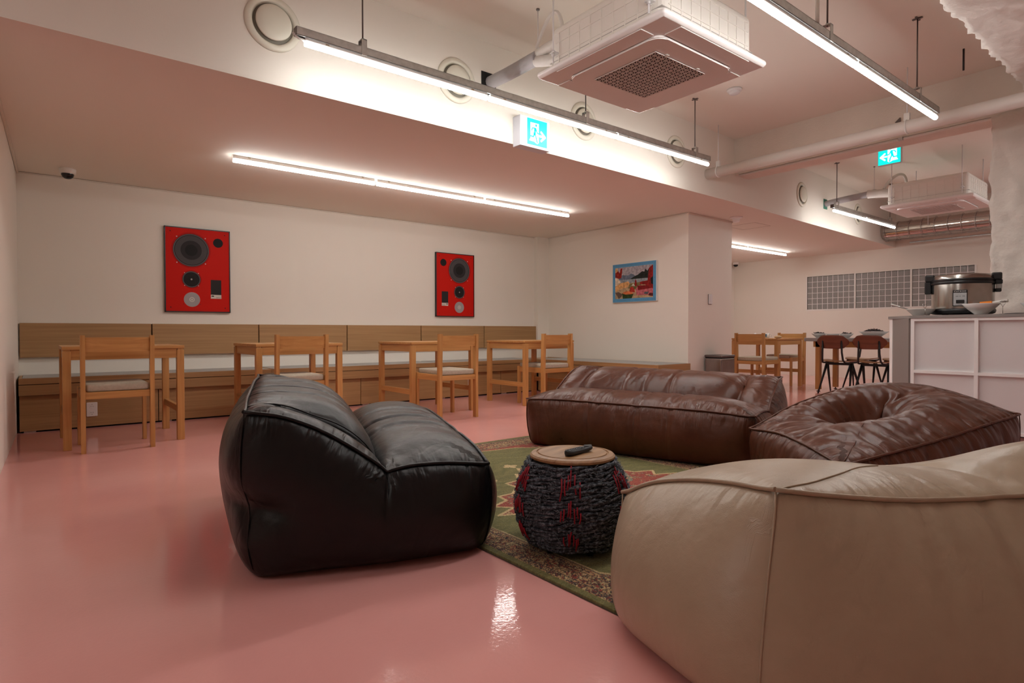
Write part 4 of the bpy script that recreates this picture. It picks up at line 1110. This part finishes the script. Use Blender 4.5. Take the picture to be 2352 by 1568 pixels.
# ------------------------------------------------------------------ woven stool and remote
def stool():
    t = thing('woven_stool', 'round denim rope stool with wooden top and red stitching on the rug', 'stool', (1.615, 1.655, .011), .3)
    def R(z):                                                   # barrel radius
        q = (z - .02) / .325
        return .150 + .062 * math.sin(PI * min(1, max(0, q * .98 + .04))) ** .8 + (.004 if q > .9 else 0)
    den = []
    m, nt, bb = newmat('denim_rope')
    tc = nt.nodes.new('ShaderNodeTexCoord'); n = nt.nodes.new('ShaderNodeTexNoise'); n.inputs['Scale'].default_value = 75; n.inputs['Detail'].default_value = 5; n.inputs['Roughness'].default_value = .75
    nt.links.new(tc.outputs['Object'], n.inputs['Vector'])
    r = nt.nodes.new('ShaderNodeValToRGB'); r.color_ramp.elements[0].position = .38; r.color_ramp.elements[0].color = (.008, .010, .014, 1)
    r.color_ramp.elements[1].position = .64; r.color_ramp.elements[1].color = (.19, .21, .245, 1)
    e = r.color_ramp.elements.new(.50); e.color = (.034, .041, .056, 1)
    nt.links.new(n.outputs['Fac'], r.inputs['Fac']); nt.links.new(r.outputs['Color'], bb.inputs['Base Color']); bb.inputs['Roughness'].default_value = .9
    b = MB(); turns = 17; z0, z1 = .026, .332
    for ply in range(3):
        pts = []; rad = []
        N = turns * 44
        for i in range(N + 1):
            f = i / N; z = z0 + (z1 - z0) * f; a = 2 * PI * turns * f
            tw = a * 5.0 + ply * 2 * PI / 3 + .8 * math.sin(a * 1.7)
            rr = R(z) + .0085 * math.cos(tw) + random.gauss(0, .0022) + .004 * math.sin(a * 6.05); zz = z + .0062 * math.sin(tw) + random.gauss(0, .0022) + .003 * math.sin(a * 7)
            pts.append((rr * math.cos(a), rr * math.sin(a), zz)); rad.append(.0062 * random.uniform(.6, 1.35))
        b.tube(pts, .006, 6, radii=rad)
    fib = MB()
    for i in range(2200):
        z = random.uniform(z0, z1); a = random.uniform(0, 2 * PI); rr = R(z) + .010
        c = Vector((rr * math.cos(a), rr * math.sin(a), z)); d = Vector((-math.sin(a), math.cos(a), random.uniform(-.5, .9))) * random.uniform(.004, .014) + Vector((math.cos(a), math.sin(a), 0)) * random.uniform(.001, .008)
        fib.tube([c, c + d * .6 + Vector((0, 0, .001)), c + d], random.uniform(.0008, .0016), 4)
    fo = fib.obj('frayed_threads', mat('frayed_denim', (.15, .165, .19), .9), t); fo['kind'] = 'stuff'
    b.obj('woven_body', m, t)
    b = MB(); b.lathe([(R(z) - .014, z) for z in np.linspace(.02, .34, 12)] + [(.0, .34)], 40); b.obj('inner_frame', mat('stool_inside', (.03, .022, .018), .9), t)
    yarn = mat('red_yarn', (.27, .004, .016), .8)
    for k in range(6):
        a0 = k * PI / 3 + .30 - 1.92
        for row, (zt, zb, w) in enumerate(((.328, .235, .17), (.222, .150, .15), (.120, .055, .12))):
            b = MB()
            for q in range(-3, 4):
                if random.random() < .06: continue
                u = q / 3 + random.gauss(0, .06)
                za = zt - abs(u) * (zt - zb) * .45 + random.gauss(0, .005); zc = max(zb - .012, za - (zt - zb) * random.uniform(.5, .85))
                a = a0 + u * w
                b.tube([((R(z) + .0165) * math.cos(a + o_), (R(z) + .0165) * math.sin(a + o_), z) for z, o_ in ((za, 0), ((za + zc) / 2, random.gauss(0, .008)), (zc, random.gauss(0, .02)))], .0028, 5)
            b.obj('red_stitching', yarn, t)
    b = MB(); b.lathe([(0, .338), (.158, .338), (.163, .342), (.163, .349), (.157, .355), (.139, .3585), (.1365, .3545), (.1335, .3545), (.131, .3590), (0, .3605)], 96, smooth=False); b.obj('wooden_top', LIDWOOD, t)
    for k in range(5):
        a = k * 2 * PI / 5 + .4
        b = MB(); b.cyl((.125 * math.cos(a), .125 * math.sin(a), 0), (.125 * math.cos(a), .125 * math.sin(a), .03), .013, .016, 10); b.obj('foot', BLACK, t)
stool()
t = thing('remote_control', 'black remote control lying on the wooden stool top', 'remote', (1.605, 1.61, .3725), .151)
b = MB(); bm = b.bm; n = 14; rings = []
for i in range(n + 1):
    q = i / n; x = -.078 + .156 * q; w = .021 - .004 * math.sin(PI * q) ; h0 = .000 if q < .55 else .006 * (q - .55) / .45; h1 = .017 + .004 * math.cos(q * 5) * .4 + .004 * q
    e = math.sqrt(max(0.0, 1 - (2 * q - 1) ** 8)); w *= max(.25, e)
    rings.append([bm.verts.new((x, w * sx, z)) for sx, z in ((-1, h0 + .006), (-.7, h0), (.7, h0), (1, h0 + .006), (1, h1 - .005), (.75, h1), (-.75, h1), (-1, h1 - .005))])
for A, B in zip(rings, rings[1:]):
    for k in range(8):
        f = bm.faces.new((A[k], A[(k + 1) % 8], B[(k + 1) % 8], B[k])); f.smooth = True
bm.faces.new(rings[0][::-1]); bm.faces.new(rings[-1])
b.obj('remote_body', mat('remote_plastic', (.016, .017, .02), .5), t)
bk = mat('remote_keys', (.05, .052, .06), .5)
for i in range(10):
    for k in range(3):
        b = MB(); x = -.066 + i * .0098; y = -.0095 + k * .0095; b.box(x - .0032, x + .0032, y - .003, y + .003, .0165, .0205, .001, 1); b.obj('key', bk, t)
b = MB(); b.lathe([(0, .022), (.011, .0225), (.012, .019)], 24, (.05, 0, .0)); b.obj('round_pad', bk, t)
# ------------------------------------------------------------------ bean bags: inflated cloth, settled by a small solver
def hermite(k, V, q):
    """smooth curve through V (n, ...) at knots k, read at q"""
    k = np.asarray(k, float); V = np.asarray(V, float)
    h = np.diff(k); sl = np.diff(V, axis=0) / h.reshape((-1,) + (1,) * (V.ndim - 1))
    m = np.empty_like(V); m[0], m[-1] = sl[0], sl[-1]; m[1:-1] = (sl[:-1] + sl[1:]) / 2
    i = np.clip(np.searchsorted(k, q, side='right') - 1, 0, len(k) - 2)
    sh = (-1,) + (1,) * (V.ndim - 1)
    u = ((q - k[i]) / h[i]).reshape(sh); H = h[i].reshape(sh)
    return V[i] * (2 * u ** 3 - 3 * u ** 2 + 1) + m[i] * H * (u ** 3 - 2 * u ** 2 + u) + V[i + 1] * (3 * u ** 2 - 2 * u ** 3) + m[i + 1] * H * (u ** 3 - u ** 2)

def ground(p):
    on = np.clip(np.minimum(p[:, 0] - 1.315, np.minimum(p[:, 1] - .612, 3.63 - p[:, 1])) / .02, 0, 1)
    return .002 + .0125 * on

def bean_bag(name, label, m, topf, bottom, Ls, Lt, Lv, res=.028, slack=1.04, rim_slack=.06, seam=1.0, vol=1.02, steps=110, iters=6, shape=.30,
             top_seams=(), side_seams=(), seed=1, smooth=.015, bulge=.05, cat='bean bag', tip=.05, bk=.55, pinch=0.):
    """box topology: s runs 0..1 along the first side, t along the second; bottom = 4 corners (s0t0, s1t0, s1t1, s0t1)"""
    rng = np.random.default_rng(seed)
    bot = np.array(bottom, float)
    Ns, Nt, Nv = int(round(Ls / res)), int(round(Lt / res)), int(round(Lv / res))
    S, T = np.meshgrid(np.linspace(0, 1, Ns + 1), np.linspace(0, 1, Nt + 1), indexing='ij')
    TOP = topf(S, T)
    BOT = ((1 - S) * (1 - T))[..., None] * bot[0] + (S * (1 - T))[..., None] * bot[1] + (S * T)[..., None] * bot[2] + ((1 - S) * T)[..., None] * bot[3]
    ctr = bot.mean(0)
    ids = {}; X = []; RD = []
    def add(i, j, k):
        if (i, j, k) in ids: return ids[i, j, k]
        p0, p1 = BOT[i, j], TOP[i, j]; u = k / Nv
        p = p0 + (p1 - p0) * u
        if 0 < k < Nv:
            # outward swelling of the sides
            e = bot[1] - bot[0]; g = bot[3] - bot[0]
            ns = np.array((e[1], -e[0], 0)); ns /= np.linalg.norm(ns); ns *= np.sign(ns @ (bot[0] + e / 2 - ctr))
            nt = np.array((g[1], -g[0], 0)); nt /= np.linalg.norm(nt); nt *= np.sign(nt @ (bot[0] + g / 2 - ctr))
            o = np.zeros(3); a, c = i / Ns, j / Nt
            w_ = lambda q: (1 - abs(2 * q - 1) ** 4) * .75 + .25
            if j == 0: o += ns * w_(a)
            if j == Nt: o -= ns * w_(a)
            if i == 0: o += nt * w_(c)
            if i == Ns: o -= nt * w_(c)
            uu = u ** (math.log(.5) / math.log(bk))
            p = p + o * bulge * (4 * uu * (1 - uu)) ** .8
            if pinch:
                r_ = math.hypot(a * Ls, c * Lt)
                p = p + pinch * math.exp(-((u - .44 - .12 * r_) / .085) ** 2) * math.exp(-(r_ / .20) ** 2) * (ctr - p) * np.array((1, 1, 0)) / np.linalg.norm(ctr - p)
        X.append(p); ids[i, j, k] = len(X) - 1
        RD.append(min(i, Ns - i, j, Nt - j) if k == Nv else (Nv - k) if k > 0 else 99)
        return ids[i, j, k]
    F = []
    for i in range(Ns):
        for j in range(Nt):
            F.append((add(i, j, Nv), add(i + 1, j, Nv), add(i + 1, j + 1, Nv), add(i, j + 1, Nv)))
            F.append((add(i, j, 0), add(i, j + 1, 0), add(i + 1, j + 1, 0), add(i + 1, j, 0)))
    for k in range(Nv):
        for i in range(Ns):
            F.append((add(i, 0, k), add(i + 1, 0, k), add(i + 1, 0, k + 1), add(i, 0, k + 1)))
            F.append((add(i, Nt, k), add(i, Nt, k + 1), add(i + 1, Nt, k + 1), add(i + 1, Nt, k)))
        for j in range(Nt):
            F.append((add(0, j, k), add(0, j, k + 1), add(0, j + 1, k + 1), add(0, j + 1, k)))
            F.append((add(Ns, j, k), add(Ns, j + 1, k), add(Ns, j + 1, k + 1), add(Ns, j, k + 1)))
    X = np.array(X); F = np.array(F)
    c0 = X.mean(0)
    vol = np.einsum('ij,ij->i', X[F[:, 0]] - c0, np.cross(X[F[:, 1]] - c0, X[F[:, 2]] - c0)).sum()
    if vol < 0: F = F[:, ::-1]
    # seams
    paths = [[ids[i, 0, Nv] for i in range(Ns + 1)], [ids[i, Nt, Nv] for i in range(Ns + 1)], [ids[0, j, Nv] for j in range(Nt + 1)], [ids[Ns, j, Nv] for j in range(Nt + 1)]]
    rim = list(range(4))
    thin = []
    for a in (0, Ns):
        for b_ in (0, Nt): thin.append([ids[a, b_, k] for k in range(Nv + 1)])
    for kind, q in top_seams:       # ('s', fraction) a line of constant s, ('t', fraction) of constant t, or a list of (s, t)
        if kind == 's': thin.append([ids[int(round(q * Ns)), j, Nv] for j in range(Nt + 1)])
        elif kind == 'd': thin.append([ids[int(round(k * q * Ns / 12)), int(round(k * q * Nt / 12)), Nv] for k in range(13)])
        elif kind == 't': thin.append([ids[i, int(round(q * Nt)), Nv] for i in range(int(Ns * .5))])
    for kind, q in side_seams:      # vertical seam on side 't0' / 't1' / 's0' / 's1' at a fraction
        if kind in ('t0', 't1'): thin.append([ids[int(round(q * Ns)), 0 if kind == 't0' else Nt, k] for k in range(Nv + 1)])
        else: thin.append([ids[0 if kind == 's0' else Ns, int(round(q * Nt)), k] for k in range(Nv + 1)])
    seam_e = set()
    for p in paths + thin:
        for a, b_ in zip(p, p[1:]): seam_e.add((min(a, b_), max(a, b_)))
    sv = np.zeros(len(X), bool)
    for a, b_ in seam_e: sv[a] = sv[b_] = True
    E = {}
    for q in F:
        for k in range(4):
            a, b_ = int(q[k]), int(q[(k + 1) % 4]); e = (min(a, b_), max(a, b_)); E[e] = (seam if e in seam_e else slack + rim_slack * math.exp(-min(RD[a], RD[b_]) / 2.2) * (1 if RD[a] == RD[b_] else 0), 1.)
        for a, b_ in ((int(q[0]), int(q[2])), (int(q[1]), int(q[3]))): E[(min(a, b_), max(a, b_))] = (slack, .45)
    ek = list(E.keys()); E0 = np.array(ek); ks = np.array([E[e] for e in ek])
    rest = np.linalg.norm(X[E0[:, 0]] - X[E0[:, 1]], axis=1) * ks[:, 0]
    # greedy colouring so that each batch touches a vertex once
    used = [0] * len(X); colr = np.zeros(len(ek), int)
    for n_, (a, b_) in enumerate(ek):
        mk = used[a] | used[b_]; c = 0
        while mk >> c & 1: c += 1
        colr[n_] = c; used[a] |= 1 << c; used[b_] |= 1 << c
    batches = [(E0[colr == c, 0], E0[colr == c, 1], rest[colr == c], ks[colr == c, 1] * .5) for c in range(colr.max() + 1)]
    bi = np.array([v for (i, j, k), v in ids.items() if k == 0]); bt = X[bi].copy()
    nb = [[] for _ in X]
    for (a, b_), q in zip(ek, ks[:, 1]):
        if q == 1.: nb[a].append(b_); nb[b_].append(a)
    NB = np.array([(q + q + q)[:4] if len(q) >= 2 else [n_] * 4 for n_, q in enumerate(nb)])
    deg = np.zeros(len(X)); st = E0[ks[:, 1] == 1.]
    np.add.at(deg, st[:, 0], 1); np.add.at(deg, st[:, 1], 1)
    und = np.zeros(X.shape)
    for q in range(14):
        kv = rng.normal(0, 1, 3); kv *= rng.uniform(28, 75) / np.linalg.norm(kv)
        und += np.sin(X @ kv + rng.uniform(0, 6.28))[:, None] * rng.normal(0, 1, 3) * .0016
    x = X + und + rng.normal(0, .0010, X.shape); v = np.zeros_like(x); dt = .02
    ci = np.array([ids[a, c, Nv] for a in (0, Ns) for c in (0, Nt)]); cc = X.mean(0)
    CT = X[ci] + tip * (X[ci] - cc) / np.linalg.norm((X[ci] - cc)[:, :2], axis=1, keepdims=True) * np.array((1, 1, 0)) + np.array((0, 0, tip * .35))
    free = (~sv)[:, None].astype(float)
    V0 = abs(np.einsum('ij,ij->i', X[F[:, 0]] - X.mean(0), np.cross(X[F[:, 2]] - X[F[:, 0]], X[F[:, 3]] - X[F[:, 1]])).sum())
    for stp in range(steps):
        nrm = np.zeros_like(x); fn = np.cross(x[F[:, 2]] - x[F[:, 0]], x[F[:, 3]] - x[F[:, 1]])
        for k in range(4): np.add.at(nrm, F[:, k], fn)
        nrm /= np.linalg.norm(nrm, axis=1, keepdims=True) + 1e-9
        cc = x.mean(0)
        V_ = abs(np.einsum('ij,ij->i', x[F[:, 0]] - cc, fn).sum())
        press = np.clip(400. * (vol * V0 / V_ - 1), -25, 45)
        v = v * .90 + dt * (nrm * press + np.array([0, 0, -6.]))
        sp = np.linalg.norm(v, axis=1, keepdims=True); v *= np.minimum(1, 1.2 / (sp + 1e-9))
        p = x + dt * v
        for it in range(iters):
            for a, b_, L, k in batches:
                d = p[b_] - p[a]; l = np.linalg.norm(d, axis=1); q = (k * (l - L) / (l + 1e-9))[:, None] * d
                p[a] += q; p[b_] -= q
            p[:, 2] = np.maximum(p[:, 2], ground(p))
        p[ci] += .22 * (CT - p[ci])
        D_ = X - p
        for _ in range(5): D_ = D_ * .35 + .65 * D_[NB].mean(1)
        p += shape * D_
        p[bi, :2] += .25 * (bt[:, :2] - p[bi, :2])
        if smooth:
            lap = np.zeros_like(p); np.add.at(lap, st[:, 0], p[st[:, 1]]); np.add.at(lap, st[:, 1], p[st[:, 0]])
            lap = lap / deg[:, None] - p; p += smooth * free * lap
        p[:, 2] = np.maximum(p[:, 2], ground(p))
        v = (p - x) / dt; x = p
    base = np.array([bot[:, 0].mean(), bot[:, 1].mean(), 0.])
    me = bpy.data.meshes.new(name); me.from_pydata((x - base).tolist(), [], F.tolist()); me.polygons.foreach_set('use_smooth', [True] * len(F)); me.update()
    me.materials.append(m)
    # distance from the nearest piped seam and position along it
    dist = np.full(len(x), 9.); arc = np.zeros(len(x)); off = 0.
    for pth in paths:
        P = x[pth]; sl = np.linalg.norm(np.diff(P, axis=0), axis=1); al = np.concatenate([[0], sl.cumsum()]) + off; off = al[-1] + .3
        k_ = np.linalg.norm(x[:, None] - P[None], axis=2).argmin(1)
        for kk in (np.clip(k_ - 1, 0, len(P) - 2), np.clip(k_, 0, len(P) - 2)):
            A_, d_ = P[kk], P[kk + 1] - P[kk]
            u_ = np.clip(((x - A_) * d_).sum(1) / (d_ * d_).sum(1), 0, 1); dm = np.linalg.norm(x - A_ - u_[:, None] * d_, axis=1)
            up = dm < dist; dist[up] = dm[up]; arc[up] = (al[kk] + u_ * sl[kk])[up]
    at = me.attributes.new('seam_space', 'FLOAT_VECTOR', 'POINT'); at.data.foreach_set('vector', np.stack([arc, dist, 0 * arc], 1).astype(np.float32).ravel())
    root = thing(name, label, cat, base)
    o = bpy.data.objects.new('cover', me); COL.objects.link(o); o.parent = root
    md = o.modifiers.new('smooth', 'SUBSURF'); md.levels = 1; md.render_levels = 2 if res > .03 else 1
    nrm /= np.linalg.norm(nrm, axis=1, keepdims=True)
    b = MB()
    def sm(P):
        P = np.array(P)
        for _ in range(2):
            P[1:-1] = P[1:-1] * .5 + (P[:-2] + P[2:]) * .25
        return P
    for pth in paths:
        P = sm(x[pth] + nrm[pth] * .004) - base
        b.tube([Vector(q) for q in P], .0062, 8)
    b.obj('piping', m, root)
    for pth in thin:
        P = sm(x[pth] + nrm[pth] * .0005) - base
        b = MB(); b.tube([Vector(q) for q in P], .0026, 6)
        b.obj('stitched_seam', m, root)
    return root

def sofa_bag(name, label, m, O, dv, wv, W, D, hb, hs, dips, seed, crest=.06, gus=.14, **kw):
    """low lounge bag; O = back corner at width 0, dv = unit vector from back to front"""
    dv = np.array(dv) / np.linalg.norm(dv); wv = np.array(wv) / np.linalg.norm(wv)
    def P(d, w, z): return (O[0] + d * dv[0] + w * wv[0], O[1] + d * dv[1] + w * wv[1], z)
    def top(S, T):
        hB = hb[0] + (hb[1] - hb[0]) * T; hS = hs[0] + (hs[1] - hs[0]) * T; dp = dips[0] + (dips[1] - dips[0]) * T
        zc = dp - .085
        sc = .50
        # fat roll, crease, seat cushion
        q = np.clip(S / sc, 0, 1)
        roll = np.where(q < .45, hB + crest * np.sqrt(np.clip(1 - ((q - .45) / .45) ** 2, 0, 1)), zc + (hB + crest - zc) * np.sqrt(np.clip(1 - ((q - .45) / .55) ** 2, 0, 1)))
        r = np.clip((S - sc) / (1 - sc), 0, 1)
        seat = zc + (hS + .035 - zc) * np.sqrt(np.clip(1 - ((r - .42) / .42) ** 2, 0, 1)); seat = np.where(r > .42, hS + .035 * np.sqrt(np.clip(1 - ((r - .42) / .58) ** 2, 0, 1)), seat)
        mid = np.where(S < sc, roll, seat)
        kn = [0, .12, .25, .42, .54, .64, .80, 1]
        en = np.stack([np.interp(S[:, 0], kn, [hb[e], hb[e] - .015, hb[e] - .07, dips[e] + .07, dips[e], dips[e] + .012, hs[e] + .008, hs[e]]) for e in (0, 1)], 1)
        end = en[:, :1] * (1 - T) + en[:, 1:] * T
        x = np.abs(2 * T - 1); a = 1 - 2 * gus / W
        g = np.clip((1 - x) / (1 - a), 0, 1)
        w = (g * g * (3 - 2 * g)) ** 1.25
        z = end + (mid - end) * w - .085 * np.exp(-((g - .70) / .16) ** 2) * np.clip((.56 - S) * 8, 0, 1) * np.clip(S * 6 - .2, 0, 1)
        d = S * D - .03 * (1 - S) * (z - .3)
        ww = T * W
        return np.stack([O[0] + d * dv[0] + ww * wv[0], O[1] + d * dv[1] + ww * wv[1], z], -1)
    bot = [P(.03, .03, 0), P(D - .02, .03, 0), P(D - .02, W - .03, 0), P(.03, W - .03, 0)]
    gq = gus * .70 / W
    return bean_bag(name, label, m, top, bot, D * 1.25, W, max(hb) * .8, seed=seed, top_seams=[('t', gq), ('t', 1 - gq)], **kw)

sofa_bag('bean_bag_sofa', 'black leather bean bag lounger standing at the left edge of the rug', LBLACK,
         (.560, 2.095), (.953, -.304), (.304, .953), 1.2, .80, (.56, .60), (.325, .395), (.320, .365), 3, crest=-.035, gus=.18,
         bulge=.085, shape=.20, slack=1.065, vol=1.0, pinch=.09)
sofa_bag('bean_bag_sofa', 'long brown leather bean bag sofa behind the woven stool', LBROWN,
         (3.60, 3.57), (-.957, -.29), (.293, -.956), 1.53, .79, (.535, .505), (.335, .325), (.31, .31), 5, crest=-.035, gus=.26,
         bulge=.05, shape=.20, slack=1.065, vol=1.0)

def quad_top(sk, tk, Z, corners):
    N0, L0, B0, R0 = corners
    def top(S, T):
        P = ((1 - S) * (1 - T))[..., None] * N0 + ((1 - S) * T)[..., None] * L0 + (S * (1 - T))[..., None] * R0 + (S * T)[..., None] * B0
        z = hermite(sk, np.array(Z, float), S[:, 0])             # (ns, len(tk))
        z = hermite(tk, z.T, T[0]).T
        return np.concatenate([P, z[..., None]], -1)
    return top
# brown square pouf chair: corners N (near), L (left), B (back), R (right)
N_, L_, B_, R_ = np.array((2.70, 1.12)), np.array((3.09, 1.74)), np.array((4.28, 1.50)), np.array((3.98, .80))
sk, tk = [0, .25, .5, .75, 1], [0, .3, .6, .85, 1]
Z = [[.265, .30, .32, .31, .30],
     [.29, .37, .34, .40, .40],
     [.32, .40, .19, .45, .46],
     [.36, .46, .43, .51, .49],
     [.40, .46, .50, .50, .45]]
bot = [tuple(N_ + (.04, .04)) + (0,), tuple(R_ + (-.05, .03)) + (0,), tuple(B_ - .04) + (0,), tuple(L_ + (.03, -.04)) + (0,)]
bean_bag('bean_bag_chair', 'brown leather bean bag armchair with sunken seat, in front of the white counter', LBROWN, quad_top(sk, tk, Z, (N_, L_, B_, R_)), bot,
         1.4, 1.0, .36, seed=9, top_seams=[('d', .42)], slack=1.08, shape=.14, bulge=.06, vol=.98)

# cream bag close to the camera
N_, L_, B_, R_ = np.array((1.36, .70)), np.array((1.475, 1.25)), np.array((2.50, .56)), np.array((2.42, .0))
Z = [[.455, .435, .40, .355, .315],
     [.415, .448, .435, .40, .36],
     [.42, .438, .40, .38, .36],
     [.435, .515, .44, .38, .36],
     [.455, .48, .44, .40, .38]]
bot = [(1.175, .645, 0), (2.20, -.26, 0), tuple(B_ - .06) + (0,), (1.33, 1.12, 0)]
bean_bag('bean_bag_chair', 'cream leather bean bag in the near right corner, cut by the frame', LCREAM, quad_top(sk, tk, Z, (N_, L_, B_, R_)), bot,
         1.3, .75, .42, seed=12, top_seams=[('d', .34)], bulge=.10, slack=1.03, rim_slack=.06, vol=1.0, shape=.16, bk=.42)
# ------------------------------------------------------------------ camera and render settings
f_px = 1373.
def cam_axes():
    d = lambda u, v: np.array([(u - 1176.) / f_px, -(v - 784.) / f_px, 1.0])
    A = d(2900, 760); B = d(82, 765); A /= np.linalg.norm(A); B /= np.linalg.norm(B)
    m = A + B; m /= np.linalg.norm(m); n = A - B; n /= np.linalg.norm(n)
    A = (m + n) / 2 ** .5; B = (m - n) / 2 ** .5
    return np.array([A, B, np.cross(B, A)])
Rw = cam_axes()                                  # rows: world axes in (right, up, forward)
cam = bpy.data.cameras.new('camera'); cam.sensor_width = 36.; cam.sensor_fit = 'HORIZONTAL'; cam.lens = f_px / 2352 * 36
cam.clip_start = .02; cam.clip_end = 60
co = bpy.data.objects.new('camera', cam); COL.objects.link(co)
M = Matrix.Identity(4)
for i in range(3):
    M[i][0], M[i][1], M[i][2] = Rw[i][0], Rw[i][1], -Rw[i][2]
M.translation = (0, 0, .83)
co.matrix_world = M
SC.camera = co
w = bpy.data.worlds.new('world'); w.use_nodes = True; SC.world = w
w.node_tree.nodes['Background'].inputs[0].default_value = (.02, .02, .02, 1)
SC.view_settings.view_transform = 'Standard'; SC.view_settings.look = 'None'
SC.view_settings.gamma = 1.; SC.view_settings.use_curve_mapping = False
SC.view_settings.exposure = .15
SC.cycles.use_denoising = True
SC.cycles.max_bounces = 7; SC.cycles.diffuse_bounces = 5; SC.cycles.glossy_bounces = 3; SC.cycles.transmission_bounces = 4
SC.cycles.use_adaptive_sampling = True; SC.cycles.adaptive_threshold = .05
SC.cycles.caustics_reflective = False; SC.cycles.caustics_refractive = False
SC.cycles.sample_clamp_indirect = 6.
